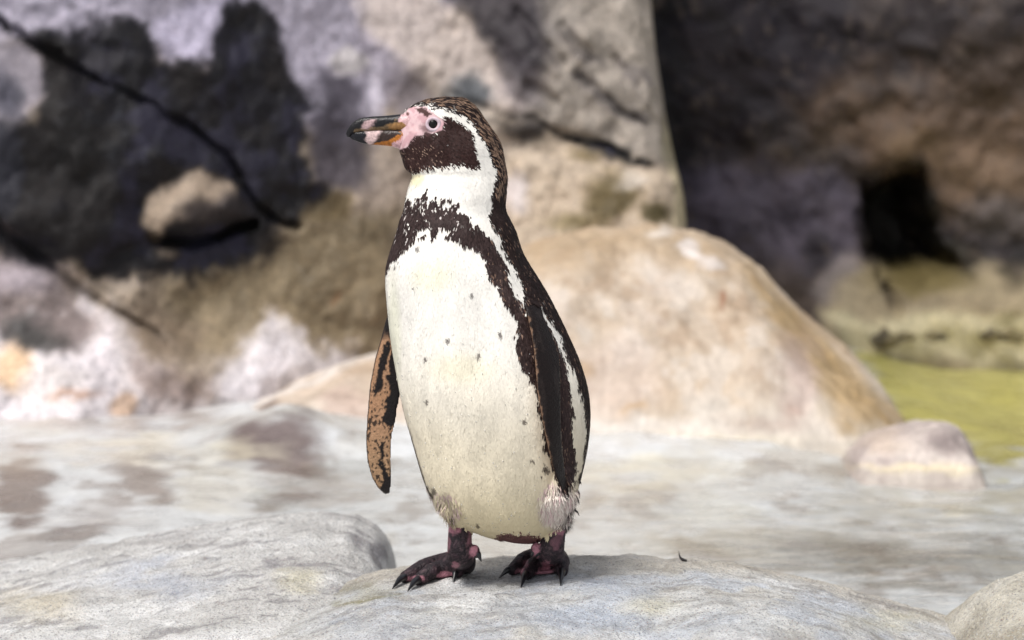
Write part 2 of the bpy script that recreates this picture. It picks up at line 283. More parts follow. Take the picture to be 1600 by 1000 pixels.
# ------------------------------------------------------------------ rock walls
def build_left_wall():
    zs = np.linspace(-0.35, 1.9, 270); ns, nc = 420, 60
    edge_px = [(-400, 1010), (0, 1022), (80, 1030), (180, 1045), (250, 1060), (310, 1072), (360, 1077), (520, 1085), (900, 1090)]
    s = np.linspace(0, 1, ns); rows = []
    for z in zs:
        Y0 = 3.0 + 0.22*max(z, 0)
        py = 500 - FPX*(((0*1) + (Y0-CAM[1])*UP[1] + (z-CAM[2])*UP[2]))/((Y0-CAM[1])*FW[1]+(z-CAM[2])*FW[2])
        xe = xcol(interp(py, edge_px), Y0, py)
        x = -3.2 + (xe-0.10+3.2)*s**0.75
        y = Y0 - 0.42*sstep(-0.1, -1.1, x) + 0*x
        th = np.linspace(0, math.pi/2, nc)[1:]
        xc = xe-0.10+0.10*np.sin(th); yc = Y0+0.14*(1-np.cos(th))
        xt = np.linspace(0, 1, 14)[1:]
        rows.append(np.stack([np.concatenate([x, xc, xe+0*xt-.05*xt]), np.concatenate([y, yc, Y0+.14+xt*2.2]), np.full(ns+nc-1+13, z)], -1))
    P = np.concatenate(rows); nv = ns+nc-1+13
    u, v = project(P); front = P[:, 1] < 3.6+.2*P[:, 2]
    disp = 0.05*fbm(P, 2.2, 5, 61) + 0.014*fbm(P, 11, 4, 62, .6)
    w1 = 8*fbm(P, 7, 4, 63); w2 = 8*fbm(P, 7, 4, 64)
    crack = [(-60, 0), (0, 30), (50, 70), (110, 92), (190, 130), (260, 170), (300, 205), (345, 255), (375, 290), (420, 325), (470, 348)]
    ledge = [(700, 150), (780, 178), (835, 185), (870, 208), (905, 218), (960, 228), (985, 245), (1022, 256)]
    wv = 6*fbm(P, 6, 3, 68); d1 = sd_line(u+2.4*w1, v+2.4*w2, crack)+np.maximum(wv, -3); disp -= 0.045*(1-sstep(0, 10, d1))
    d2 = sd_line(u+w1, v+w2, ledge); disp -= 0.05*(1-sstep(0, 10, d2+np.maximum(wv, -3)))*(.3+.7*sstep(860, 920, u))
    d3 = sd_line(u+w1, v+w2, [(235, 375), (300, 384), (340, 374), (405, 350)]); disp -= 0.08*(1-sstep(2, 12, d3))
    d4 = sd_line(u+w1, v+w2, [(0, 345), (60, 400), (110, 440), (160, 478), (260, 530)]); disp -= 0.03*(1-sstep(0, 9, d4+np.maximum(wv, -3)))
    for ln in ([(800, 15), (880, 95)], [(875, 40), (925, 92)], [(905, 112), (960, 160), (1010, 195)], [(960, 85), (1000, 130)], [(830, 130), (880, 160)]):
        disp -= 0.02*(1-sstep(0, 9, sd_line(u+1.5*w1, v+1.5*w2, ln)+np.maximum(wv, -3)))
    # plates: blocks either side of the cracks stand proud by different amounts
    disp += 0.05*(1-sstep(-25, 5, sd_poly(u+w1, v+w2, [(800, 235), (900, 225), (980, 255), (1090, 262), (1090, 420), (780, 420)])))*front
    disp += 0.06*(1-sstep(-40, 10, sd_poly(u+w1, v+w2, [(210, 330), (310, 262), (380, 300), (400, 345), (300, 380), (230, 378)])))
    disp += 0.07*(1-sstep(-60, 10, sd_poly(u+w1, v+w2, [(-40, 80), (110, 100), (260, 180), (370, 295), (300, 270), (210, 330), (230, 380), (120, 440), (60, 400), (-60, 330)])))
    # foot of the wall swells out over the ground
    disp += 0.20*sstep(0.16, -0.14, P[:, 2])*sstep(-0.30, -0.75, P[:, 0])*(.75+.5*fbm(P, 3.1, 3, 66))
    P[:, 1] -= disp*front
    P[:, 0] += (~front)*0
    C = np.tile(col(142, 128, 112), (len(P), 1))
    n = fbm(P, 4, 5, 71, .6); C = blend(C, .8*sstep(0, .7, n), col(112, 100, 90)); C = blend(C, .6*sstep(.1, .7, -n), col(165, 152, 140))
    dark = [(65, 95), (62, 50), (130, 20), (165, 30), (245, 45), (270, 95), (315, 95), (345, 55), (362, 12), (420, 12), (440, 50), (480, 100), (506, 175), (508, 280),
            (548, 288), (546, 312), (465, 350), (425, 362), (372, 415), (300, 428), (240, 452), (150, 440), (50, 400), (-60, 350), (-80, 230), (10, 190), (40, 190)]
    L = [('p', [(-200, -200), (720, -200), (720, 0), (650, 70), (570, 220), (420, 210), (330, 100), (200, 70), (60, 70), (-200, 40)], (150, 145, 160), 22, .9),
         ('p', [(250, 450), (380, 400), (470, 345), (545, 305), (620, 330), (620, 570), (450, 560), (300, 540)], (134, 118, 90), 34, .75),
         ('p', [(560, 220), (640, 240), (640, 330), (560, 330)], (146, 132, 122), 25, .7),
         ('p', [(560, -60), (660, -60), (720, 40), (810, 120), (815, 175), (760, 165), (640, 95), (560, 40)], (172, 160, 154), 18, .9),
         ('p', [(670, -60), (850, -60), (880, 40), (860, 110), (800, 105), (735, 50)], (84, 78, 86), 18, .9),
         ('p', [(560, 50), (650, 100), (700, 160), (660, 200), (600, 160), (560, 110)], (120, 112, 122), 20, .7),
         ('e', (735, 138, 36, 26), (88, 96, 104), 14, .85), ('e', (735, 185, 40, 16), (150, 142, 134), 12, .6),
         ('p', [(840, -60), (1030, -60), (1050, 180), (1070, 260), (1000, 245), (900, 215), (800, 175), (860, 100)], (146, 138, 130), 18, .8),
         ('l', (3, [(800, 15), (880, 95)]), (84, 76, 82), 9, .7, 16), ('l', (3, [(875, 40), (925, 92)]), (84, 78, 82), 9, .6, 16),
         ('l', (4, [(905, 112), (960, 160), (1010, 195)]), (80, 74, 80), 9, .7, 14), ('l', (3, [(960, 85), (1000, 135)]), (92, 86, 92), 9, .5, 16),
         ('e', (820, 130, 30, 40), (104, 98, 108), 18, .6), ('e', (810, 200, 40, 14), (64, 58, 62), 10, .7),
         ('p', [(505, 110), (560, 125), (578, 160), (575, 285), (500, 290)], (92, 86, 98), 16, .85), ('e', (548, 102, 28, 20), (172, 166, 166), 8, .9),
         ('e', (588, 150, 13, 60), (160, 154, 164), 10, .75), ('p', [(245, 40), (300, 0), (365, 0), (345, 60), (312, 97), (270, 97)], (156, 150, 168), 14, .85),
         ('p', dark, (34, 31, 42), 15, .97, 30),
         ('e', (-10, 260, 45, 80), (78, 78, 92), 20, .7), ('p', [(-80, 50), (55, 75), (66, 110), (62, 150), (30, 190), (-80, 190)], (136, 130, 140), 12, .85),
         ('e', (8, 150, 20, 40), (84, 84, 100), 12, .8), ('e', (150, 215, 60, 40), (52, 52, 58), 25, .5), ('e', (160, 90, 40, 12), (96, 92, 108), 14, .4),
         ('e', (250, 270, 25, 20), (58, 58, 64), 20, .4), ('e', (300, 130, 60, 30), (48, 44, 56), 20, .5),
         ('p', [(215, 335), (245, 302), (295, 275), (315, 262), (340, 290), (378, 300), (372, 318), (330, 330), (312, 352), (280, 350), (250, 368), (228, 372)], (160, 143, 126), 8, .92),
         ('e', (340, 335, 45, 22), (88, 80, 82), 12, .8), ('e', (255, 395, 22, 9), (132, 118, 104), 6, .8), ('p', [(520, 300), (560, 295), (560, 340), (480, 352), (470, 335)], (126, 108, 76), 8, .8),
         ('l', (1.6, crack), (12, 10, 16), 5, .9, 20), ('l', (5, crack[1:4]), (12, 10, 16), 6, .9, 16), ('l', (3.5, crack[6:]), (12, 10, 16), 6, .9, 16), ('l', (5, [(235, 377), (300, 386), (340, 376), (405, 352)]), (12, 11, 15), 5, .95, 8),
         ('l', (4, [(0, 350), (60, 402), (110, 442), (160, 480), (260, 532)]), (94, 80, 82), 6, .7, 8), ('l', (5, [(95, 420), (130, 445), (175, 478)]), (176, 160, 150), 6, .7, 8),
         ('p', [(-120, 350), (40, 410), (110, 450), (150, 500), (120, 560), (-120, 560)], (124, 112, 116), 25, .7), ('e', (30, 430, 55, 30), (160, 150, 158), 20, .7),
         ('l', (1.5, ledge), (40, 35, 40), 6, .8, 12), ('l', (5, [(890, 214), (960, 228), (985, 245), (1015, 254)]), (18, 15, 20), 6, .92, 12), ('e', (968, 237, 20, 10), (14, 12, 16), 6, .95, 6),
         ('p', [(790, 240), (900, 225), (980, 258), (1075, 262), (1080, 380), (780, 400)], (172, 156, 138), 12, .85), ('e', (815, 300, 16, 30), (190, 182, 184), 10, .7),
         ('e', (960, 300, 45, 40), (112, 96, 54), 16, .85), ('e', (1030, 338, 24, 26), (92, 80, 30), 10, .85), ('e', (905, 345, 45, 16), (126, 112, 66), 12, .7), ('e', (915, 240, 25, 10), (120, 104, 66), 8, .7),
         ('e', (990, 275, 20, 12), (174, 166, 158), 8, .7), ('p', [(1040, 180), (1090, 250), (1090, 360), (1062, 360), (1050, 280)], (150, 142, 112), 8, .6),
         ('p', [(-200, 560), (60, 540), (160, 500), (200, 560), (330, 600), (420, 540), (560, 580), (640, 640), (640, 760), (-200, 760)], (206, 200, 204), 26, .8, 40), ('e', (45, 528, 48, 24), (84, 82, 80), 12, .85), ('e', (20, 580, 32, 38), (196, 164, 128), 12, .85), ('e', (140, 560, 26, 75), (196, 188, 192), 18, .75, 26),
         ('e', (70, 600, 40, 36), (200, 192, 190), 16, .7, 26), ('e', (110, 618, 30, 6), (160, 116, 82), 5, .7), ('e', (265, 600, 80, 36), (128, 110, 102), 24, .8, 26), ('e', (245, 520, 70, 40), (128, 110, 92), 25, .7),
         ('e', (190, 634, 22, 20), (176, 148, 124), 6, .85, 6), ('e', (400, 575, 44, 50), (202, 196, 200), 20, .75, 26), ('e', (330, 640, 60, 20), (200, 192, 190), 14, .6), ('e', (20, 650, 70, 22), (196, 190, 194), 14, .6),
         ('e', (480, 620, 60, 40), (190, 184, 184), 20, .6), ('l', (3, [(545, 450), (530, 475)]), (140, 84, 40), 5, .6)]
    C = stains_and_shade(P, C, L, 13, 8.0, 5)
    # fine lichen dots on the dark stain
    n = fbm(P, 60, 2, 88); lum = C.mean(1); k = sstep(-.3, .5, fbm(P, 4, 4, 87)); C = blend(C, .38*k*sstep(.35, .9, n)*(lum < .05), col(104, 108, 118)); n = fbm(P, 7, 5, 86, .65); C = blend(C, .7*sstep(.0, .6, n)*(lum < .04), col(72, 69, 94)); C = blend(C, .5*sstep(.15, .6, -n)*(lum < .04), col(58, 50, 44))
    C *= (.27+.90*sstep(.02, .32, C.mean(1)))[:, None]
    o = new_obj('cliff', P, grid_faces(len(zs), nv), None, M_FAR, C)
    tag(o, 'cracked grey and tan rock face with a large blackish stain', 'rock')
build_left_wall()

def build_right_wall():
    xs = np.linspace(0.1, 3.6, 300); zs = np.linspace(-0.4, 2.4, 230)
    X, Z = np.meshgrid(xs, zs, indexing='ij'); x, z = X.ravel(), Z.ravel()
    y = 4.75 + 0.10*np.maximum(z, 0) - 0.9*sstep(2.2, 3.6, x)
    P = np.stack([x, y, z], -1); u, v = project(P)
    w1 = 17*fbm(P, 6, 5, 73, .6); w2 = 17*fbm(P, 6, 5, 74, .6)
    disp = 0.06*fbm(P, 1.8, 5, 75) + .018*fbm(P, 9, 4, 76, .6)
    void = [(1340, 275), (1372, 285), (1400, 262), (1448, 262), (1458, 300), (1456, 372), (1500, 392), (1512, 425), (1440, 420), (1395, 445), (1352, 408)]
    disp -= 0.30*(1-sstep(-34, 10, sd_poly(u+w1, v+w2, void)))
    disp -= 0.10*(1-sstep(2, 12, sd_line(u+w1, v+w2, [(1375, 440), (1395, 478)])))
    disp += 0.22*sstep(0.10, -0.12, z + .05*fbm(P, 3, 3, 77))     # ledge along the waterline
    P[:, 1] -= disp
    C = np.tile(col(70, 62, 60), (len(P), 1))
    n = fbm(P, 5, 5, 78, .65); C = blend(C, .8*sstep(0, .7, n), col(46, 41, 46)); C = blend(C, .6*sstep(.1, .7, -n), col(96, 84, 74))
    L = [('p', [(950, -300), (1340, -300), (1340, 40), (1260, 160), (1150, 260), (1060, 300), (950, 200)], (36, 32, 42), 40, .85, 30),
         ('p', [(950, -300), (1080, -300), (1075, 120), (1090, 300), (950, 300)], (20, 18, 26), 25, .8),
         ('p', [(1060, 270), (1180, 260), (1340, 300), (1340, 420), (1250, 440), (1060, 380)], (96, 90, 106), 30, .75, 26),
         ('p', [(1230, 150), (1420, 100), (1600, 60), (1900, 60), (1900, 330), (1460, 340), (1330, 260)], (106, 86, 68), 45, .7, 40),
         ('e', (1560, 100, 90, 60), (44, 38, 36), 30, .6, 30), ('e', (1420, 230, 50, 40), (120, 100, 76), 24, .6, 26), ('e', (1540, 260, 60, 50), (124, 104, 84), 28, .6, 26),
         ('e', (1560, 340, 60, 40), (104, 98, 98), 20, .7), ('e', (1265, 405, 24, 26), (44, 38, 44), 12, .85), ('e', (1245, 455, 30, 20), (70, 58, 46), 12, .7),
         ('e', (1315, 450, 36, 45), (140, 132, 128), 14, .8), ('p', [(1360, 420), (1900, 400), (1900, 600), (1270, 600), (1290, 490)], (158, 146, 118), 18, .85),
         ('p', void, (20, 18, 15), 16, .92, 26), ('e', (1440, 440, 75, 30), (112, 100, 58), 14, .85), ('e', (1592, 405, 28, 40), (24, 21, 22), 18, .85, 26), ('e', (1500, 395, 30, 16), (54, 48, 36), 10, .7),  # hollow and round hole at right: their shade painted on as near-black
         ('l', (4, [(1375, 440), (1395, 478)]), (48, 42, 36), 5, .85, 6), ('e', (1490, 478, 110, 9), (112, 100, 80), 8, .5), ('p', [(1290, 503), (1900, 494), (1900, 560), (1330, 560)], (198, 190, 156), 12, .85)]
    C = stains_and_shade(P, C, L, 16, 5.0, 31)
    n = fbm(P, 40, 2, 89); lum = C.mean(1); C = blend(C, .45*sstep(.5, .9, n)*(lum < .1), col(110, 98, 90))
    C *= (.70+.26*sstep(.04, .3, C.mean(1)))[:, None]*np.array([1.03, 1.0, 1.0])*1.08
    o = new_obj('rock_wall', P, grid_faces(len(xs), len(zs))[:, ::-1], None, M_FAR, C)
    tag(o, 'dark brown and purple rock wall with a black hollow above the green pool', 'rock')
build_right_wall()

# ------------------------------------------------------------------ boulders as crested domes
def crest_rock(name, crest, Yc, Yfront, Yback, zbase, nx, ny, colour, mat, label, front_pow=2.0, front_mix=1.0, bumpamp=(.006, .002), extra=None, base_row=None, seed=1, nscale=5):
    """crest: photo outline (px,row) of the rock's back edge, all standing at depth Yc"""
    px, row = smooth_profile(crest)
    xw = np.array([at(a, b, Yc)[0] for a, b in zip(px, row)]); zw = np.array([at(a, b, Yc)[2] for a, b in zip(px, row)])
    xs = np.linspace(xw[0], xw[-1], nx)
    t = np.linspace(-1, 1, ny); ys = np.where(t < 0, Yc + (Yc-Yfront)*t, Yc + (Yback-Yc)*t)
    def zf(x, y):
        x = np.asarray(x, float); y = np.asarray(y, float)
        zc = np.interp(x, xw, zw); tf = np.clip((Yc-y)/(Yc-Yfront), 0, 1); tb = np.clip((y-Yc)/(Yback-Yc), 0, 1)
        front = front_mix*tf**front_pow + (1-front_mix)*(1-np.sqrt(np.clip(1-tf**2, 0, 1)))
        back = 1-np.sqrt(np.clip(1-tb**2, 0, 1))
        z = zc - (zc-zbase)*np.where(y < Yc, front, back)
        P = np.stack([x, y, 0*x], -1)
        z = z + bumpamp[0]*fbm(P, nscale, 3, seed) + bumpamp[1]*fbm(P, nscale*5, 4, seed+9, .6)
        if extra is not None: z = z + extra(x, y)
        return z
    X, Y = np.meshgrid(xs, ys, indexing='ij'); x, y = X.ravel(), Y.ravel()
    P = np.stack([x, y, zf(x, y)], -1)
    o = new_obj(name, P, grid_faces(nx, ny), None, mat, colour(P)); tag(o, label, 'rock')
    return o, zf

# the rock the penguin stands on
def col_main(P):
    C = np.tile(col(199, 198, 195), (len(P), 1))
    n = fbm(P, 6, 5, 101, .6); C = blend(C, .75*sstep(0, .8, n), col(190, 186, 178)); C = blend(C, .7*sstep(.1, .8, -n), col(220, 220, 220))
    n = fbm(P, 9, 4, 102, .6); C = blend(C, .5*sstep(.2, .8, n), col(178, 186, 200))
    u, v = project(P)
    C = blend(C, .6*sstep(.02, .13, P[:, 1] + .04*fbm(P, 8, 4, 103)), col(182, 172, 156))
    n = fbm(P*np.array([1, 3, 1]), 16, 5, 104, .65); C = blend(C, .5*sstep(.3, .7, n), col(128, 122, 114))
    L = [('l', (3, [(430, 942), (520, 945), (575, 940), (600, 932), (625, 926)]), (112, 106, 48), 4, .85, 6), ('l', (2, [(350, 966), (430, 944)]), (140, 134, 96), 4, .6, 6),
         ('e', (560, 925, 60, 12), (150, 146, 120), 10, .5), ('e', (900, 950, 110, 30), (170, 178, 192), 25, .6, 24), ('e', (620, 980, 120, 22), (172, 178, 190), 22, .55, 24),
         ('e', (1020, 945, 40, 10), (206, 200, 176), 10, .6), ('l', (2, [(1050, 875), (1030, 900), (1026, 915)]), (130, 122, 112), 3, .5, 6), ('e', (1390, 970, 60, 14), (214, 206, 176), 12, .5),
         ('e', (1140, 975, 70, 24), (196, 200, 206), 22, .5, 20), ('e', (1000, 885, 130, 10), (186, 178, 164), 8, .5)]
    return stains_and_shade(P, C, L, 10, 14, 105)
def extra_main(x, y):
    u = 800 + x/3.45*FPX
    lobe = 0.020*np.exp(-((u-1250)/170)**2 - ((y+.22)/.16)**2) - 0.018*np.exp(-((u-1010)/70)**2 - ((y+.33)/.14)**2)
    return lobe - 0.010*np.exp(-((u-1420)/60)**2 - ((y+.15)/.2)**2)
rock_main, ROCKZ = crest_rock('rock', [(60, 1160), (200, 1050), (285, 1003), (350, 966), (430, 941), (500, 926), (545, 905), (600, 890), (700, 881), (780, 876), (860, 872), (960, 872), (1060, 877), (1150, 886), (1250, 906), (1330, 926), (1400, 946), (1460, 962), (1520, 985), (1620, 1060), (1760, 1180)],
    0.14, -1.0, 0.34, -0.19, 420, 320, col_main, M_NEAR, 'pale grey speckled rock that the penguin stands on', 2.2, .8, (.0045, .0026), extra_main, seed=110, nscale=6)

def col_left(P):
    C = np.tile(col(199, 197, 194), (len(P), 1))
    n = fbm(P*np.array([1, 1.5, 1]), 7, 5, 121, .6); C = blend(C, .7*sstep(0, .8, n), col(184, 181, 178)); C = blend(C, .7*sstep(.1, .8, -n), col(222, 221, 220))
    n = fbm(P*np.array([1, 3, 1]), 14, 5, 122, .7); C = blend(C, .6*sstep(.3, .7, n), col(122, 118, 120))
    L = [('e', (250, 905, 90, 18), (184, 190, 204), 18, .6, 20), ('e', (60, 945, 60, 20), (196, 182, 150), 14, .5), ('e', (590, 865, 14, 20), (92, 88, 94), 8, .8, 12), ('e', (560, 850, 16, 10), (112, 108, 112), 8, .7, 12),
         ('e', (470, 905, 30, 14), (206, 198, 168), 10, .6), ('e', (440, 880, 14, 10), (140, 136, 140), 6, .6), ('e', (250, 845, 90, 8), (152, 148, 146), 8, .6)]
    return stains_and_shade(P, C, L, 12, 12, 123)
crest_rock('rock', [(-420, 1010), (-200, 935), (0, 889), (100, 866), (200, 846), (300, 833), (400, 816), (500, 810), (555, 813), (585, 828), (603, 852), (611, 880), (616, 940), (624, 1080)],
    0.52, -0.5, 0.80, -0.19, 360, 260, col_left, M_NEAR, 'broad low grey rock lying beside and behind the penguin\'s rock', 1.8, .6, (.006, .003), None, seed=130, nscale=5)

def col_corner(P):
    C = np.tile(col(196, 190, 176), (len(P), 1)); n = fbm(P, 9, 5, 141, .6)
    C = blend(C, .7*sstep(0, .7, n), col(152, 144, 126)); C = blend(C, .6*sstep(.1, .7, -n), col(200, 196, 186)); return C
crest_rock('rock', [(1440, 1080), (1475, 1000), (1500, 966), (1530, 935), (1565, 914), (1610, 902), (1700, 896), (1800, 915), (1900, 970), (1980, 1080)],
    0.06, -0.55, 0.26, -0.19, 160, 140, col_corner, M_NEAR, 'small tan grey rock at the low end of the penguin\'s rock', 2.0, .6, (.004, .003), None, seed=150, nscale=8)

# the big tan boulder behind
def col_mound(P):
    C = np.tile(col(176, 160, 143), (len(P), 1))
    n = fbm(P, 5, 5, 161, .6); C = blend(C, .6*sstep(0, .8, n), col(170, 150, 128)); C = blend(C, .7*sstep(.1, .8, -n), col(186, 172, 160))
    n = fbm(P*np.array([1, 1, .3]), 14, 5, 162, .65); C = blend(C, .55*sstep(.2, .8, n), col(196, 186, 176)); C = blend(C, .45*sstep(.25, .8, -n), col(140, 116, 92))
    C = blend(C, .75*sstep(.02, -.11, P[:, 2]+.06*fbm(P, 7, 4, 163)), col(198, 190, 180))
    L = [('p', [(780, 340), (1100, 340), (1180, 420), (1100, 430), (1000, 400), (840, 430)], (160, 138, 110), 30, .65), ('p', [(1170, 410), (1240, 470), (1430, 670), (1320, 670), (1240, 560)], (158, 130, 84), 22, .75),
         ('e', (1085, 392, 16, 12), (206, 198, 194), 6, .85), ('e', (1112, 408, 26, 9), (200, 192, 188), 6, .75), ('e', (1035, 368, 16, 6), (198, 190, 182), 4, .7),
         ('l', (3, [(1125, 458), (1130, 482)]), (124, 66, 30), 5, .9, 4), ('e', (960, 590, 70, 60), (188, 170, 158), 30, .6), ('e', (1250, 590, 28, 60), (170, 150, 142), 18, .7), ('e', (1245, 635, 16, 7), (150, 116, 100), 8, .4),
         ('e', (900, 570, 25, 14), (156, 128, 96), 8, .6), ('e', (985, 632, 18, 5), (172, 138, 92), 5, .7), ('p', [(300, 560), (620, 520), (620, 640), (500, 640), (300, 700)], (176, 154, 134), 20, .5),
         ('p', [(345, 700), (370, 660), (420, 622), (470, 640), (505, 690), (500, 720), (440, 745), (380, 730)], (106, 92, 88), 16, .9), ('e', (545, 640, 40, 40), (180, 158, 148), 20, .6),
         ('l', (7, [(335, 690), (380, 648), (425, 606), (480, 582), (540, 562), (620, 540)]), (204, 196, 190), 8, .85, 8),
         ('e', (920, 665, 160, 12), (206, 200, 194), 12, .7), ('e', (1150, 680, 90, 10), (202, 192, 172), 10, .7), ('e', (580, 700, 60, 26), (196, 182, 174), 18, .6), ('e', (1200, 655, 60, 10), (150, 128, 116), 8, .5)]
    return stains_and_shade(P, C, L, 13, 8, 165)
crest_rock('boulder', [(240, 790), (300, 740), (340, 690), (372, 648), (410, 608), (465, 580), (530, 558), (600, 546), (660, 515), (720, 460), (780, 412), (830, 390), (900, 372), (970, 362), (1040, 362), (1100, 377), (1150, 400), (1200, 440), (1250, 490), (1290, 525), (1340, 570), (1380, 615), (1408, 655), (1425, 690), (1450, 760)],
    2.72, 2.12, 3.15, -0.17, 420, 240, col_mound, M_MOUND, 'large rounded tan boulder rising from the water behind the penguin', 1.7, .75, (.026, .006), None, seed=170, nscale=4)

def col_small(P):
    C = np.tile(col(178, 166, 160), (len(P), 1)); n = fbm(P, 12, 5, 181, .6)
    C = blend(C, .7*sstep(0, .7, n), col(150, 138, 134)); C = blend(C, .6*sstep(.1, .7, -n), col(198, 188, 180))
    L = [('e', (1480, 690, 26, 20), (122, 110, 108), 12, .8), ('e', (1380, 690, 40, 16), (186, 168, 152), 12, .6), ('e', (1440, 732, 90, 6), (206, 192, 160), 6, .8)]
    return stains_and_shade(P, C, L, 8, 14, 185)
crest_rock('boulder', [(1300, 770), (1335, 704), (1360, 682), (1400, 669), (1440, 662), (1475, 661), (1498, 672), (1512, 692), (1520, 715), (1526, 745), (1532, 790)],
    1.93, 1.74, 2.12, -0.17, 140, 120, col_small, M_MOUND, 'small rounded greyish pink boulder at the foot of the tan boulder', 2.4, .35, (.006, .002), None, seed=190, nscale=14)

# dark stones along the far waterline
stone_spots = [(1382, 524, 16, 11), (1414, 523, 11, 6), (1462, 523, 12, 7), (1550, 521, 13, 7), (1581, 520, 15, 8)]
for k, (px, py, rw, rh) in enumerate(stone_spots):
    d = ray(px, py); tt = (WATER_Z-CAM[2])/d[2]; c0 = CAM+d*tt; sc = tt/FPX
    c0[1] = min(c0[1], 4.46); c0 = at(px, py, c0[1])
    nu, nv = 14, 18; th = np.linspace(0.001, math.pi-.001, nu); ph = np.linspace(0, 2*math.pi, nv, endpoint=False)
    T, F_ = np.meshgrid(th, ph, indexing='ij')
    D = np.stack([np.sin(T)*np.cos(F_), np.sin(T)*np.sin(F_), np.cos(T)], -1).reshape(-1, 3)
    r = 1+.42*fbm(D+k*7.7, 1.6, 4, 201, .6)
    D[:, 2] = np.where(D[:, 2] > 0, D[:, 2]*(1-.45*np.abs(D[:, 0])), D[:, 2]); P = c0 + D*r[:, None]*np.array([rw*sc*1.3, rw*sc*.9, rh*sc*1.3]); P[:, 2] -= rh*sc*.45
    C = np.tile(col(76, 68, 56), (len(P), 1)); C = blend(C, sstep(-.3, .5, fbm(P, 22, 3, 203)), col(140, 128, 96))
    o = new_obj('stone', P, grid_faces(nu, nv, True)[:, ::-1], None, M_FAR, C)
    tag(o, 'small dark stone at the waterline below the dark rock wall', 'stone', 'dark stones along the far waterline')

# ------------------------------------------------------------------ the penguin
def rock_hit(px, py, lift=0.0):
    d = ray(px, py); lo = None
    ts = np.linspace(2.9, 3.9, 2000); Q = CAM + d*ts[:, None]
    h = Q[:, 2] - ROCKZ(Q[:, 0], Q[:, 1]) - lift
    k = np.argmax(h < 0); return Q[k]
root_p = np.array([at(790, 890, 0.0)[0], 0.0, 0.0]); root_p[2] = float(ROCKZ(np.array([root_p[0]]), np.array([0.0]))[0])

# outline of trunk, neck and head: row, left edge, right edge, depth ratio
PROF = [(152.5, 688, 722, .55), (155, 668, 728, .55), (159, 655, 734, .56), (165, 643, 741, .57), (172, 634, 748, .58), (180, 629, 753, .58), (190, 626, 760, .58), (200, 624, 767, .58), (212, 622, 776, .59),
        (222, 621, 781, .60), (232, 623, 784.5, .62), (245, 628, 787, .64), (256, 631, 789, .66), (262, 633, 790, .68), (267, 640, 791, .70), (272, 645, 791.5, .72), (280, 643, 792, .75), (292, 639, 791, .78), (305, 635.5, 790, .82),
        (318, 633, 789, .84), (330, 631, 790, .86), (345, 625.5, 797, .87), (365, 620, 807, .87), (385, 613.5, 812, .87), (400, 608, 817, .86), (415, 604, 828, .85), (432, 602.5, 838, .83), (450, 603, 850, .81), (480, 605.5, 866, .80),
        (515, 609, 883, .79), (545, 613, 897, .79), (575, 618.5, 909, .79), (612, 625, 919, .80), (640, 631, 921.5, .80), (660, 636, 921.5, .80), (690, 645.5, 918.5, .80), (710, 651, 915.5, .80), (730, 656.5, 911, .80), (755, 664.5, 905, .80),
        (775, 673, 899, .80), (790, 683, 894, .79), (805, 698, 889, .78), (818, 716, 882, .76), (828, 735, 872, .72), (836, 754, 862, .66), (843, 778, 850, .55), (848, 800, 842, .45), (850, 815, 832, .3)]
PR = np.array(PROF)
rows = np.linspace(PR[0, 0], PR[-1, 0], 330)
LFT, RGT, DEP = (np.interp(rows, PR[:, 0], PR[:, k]) for k in (1, 2, 3))
ker = np.hanning(9)[1:-1]; ker /= ker.sum()
def smo(a): return np.concatenate([a[:3], np.convolve(a, ker, 'valid'), a[-3:]])
def smo2(a):
    k2 = np.hanning(33)[1:-1]; k2 /= k2.sum(); b = np.convolve(np.pad(a, 15, mode='edge'), k2, 'valid'); m = sstep(345, 375, rows)*(1-sstep(775, 800, rows)); return a*(1-m)+b*m
LFT, RGT, DEP = smo2(smo(LFT)), smo2(smo(RGT)), smo2(smo(DEP))
ZR = np.array([zrow(r, 0.0) for r in rows])
XL = np.array([at(l, r, 0.0)[0] for l, r in zip(LFT, rows)]); XR = np.array([at(l, r, 0.0)[0] for l, r in zip(RGT, rows)])
CX, HW = (XL+XR)/2, (XR-XL)/2
def ring_of(z):                                              # centre, half width, depth ratio at a height
    k = lambda a: np.interp(-np.asarray(z), -ZR, a)
    return k(CX), k(HW), k(DEP)
def surf_y(x, z):                                            # camera-side surface of the trunk
    c, h, dd = ring_of(z); s = np.clip((x-c)/h, -1, 1); return -h*dd*np.sqrt(1-s*s)
SRC_V, SRC_F, SRC_L = [], [], []
nsrc = 0
def add_src(V, F, lab):
    global nsrc
    V = np.asarray(V, float)
    SRC_V.append(V); SRC_F.extend([tuple(int(i)+nsrc for i in f) for f in F]); SRC_L.append(np.full(len(V), lab)); nsrc += len(V)
NSEG = 200; ang = np.linspace(0, 2*math.pi, NSEG, endpoint=False); BV = []
for k in range(len(rows)):
    ca, sa = np.cos(ang), np.sin(ang); head = 1-sstep(235, 290, rows[k])
    taper = 1 - head*0.30*sstep(0.1, -1.0, ca)               # head narrows toward the beak
    BV.append(np.stack([CX[k]+HW[k]*ca, HW[k]*DEP[k]*sa*taper, np.full(NSEG, ZR[k])], -1))
BV = np.concatenate(BV); nr = len(rows)
BF = [tuple(f) for f in grid_faces(nr, NSEG, True)] + [tuple(range(NSEG)), tuple(range((nr-1)*NSEG+NSEG-1, (nr-1)*NSEG-1, -1))]
add_src(BV, BF, 0)
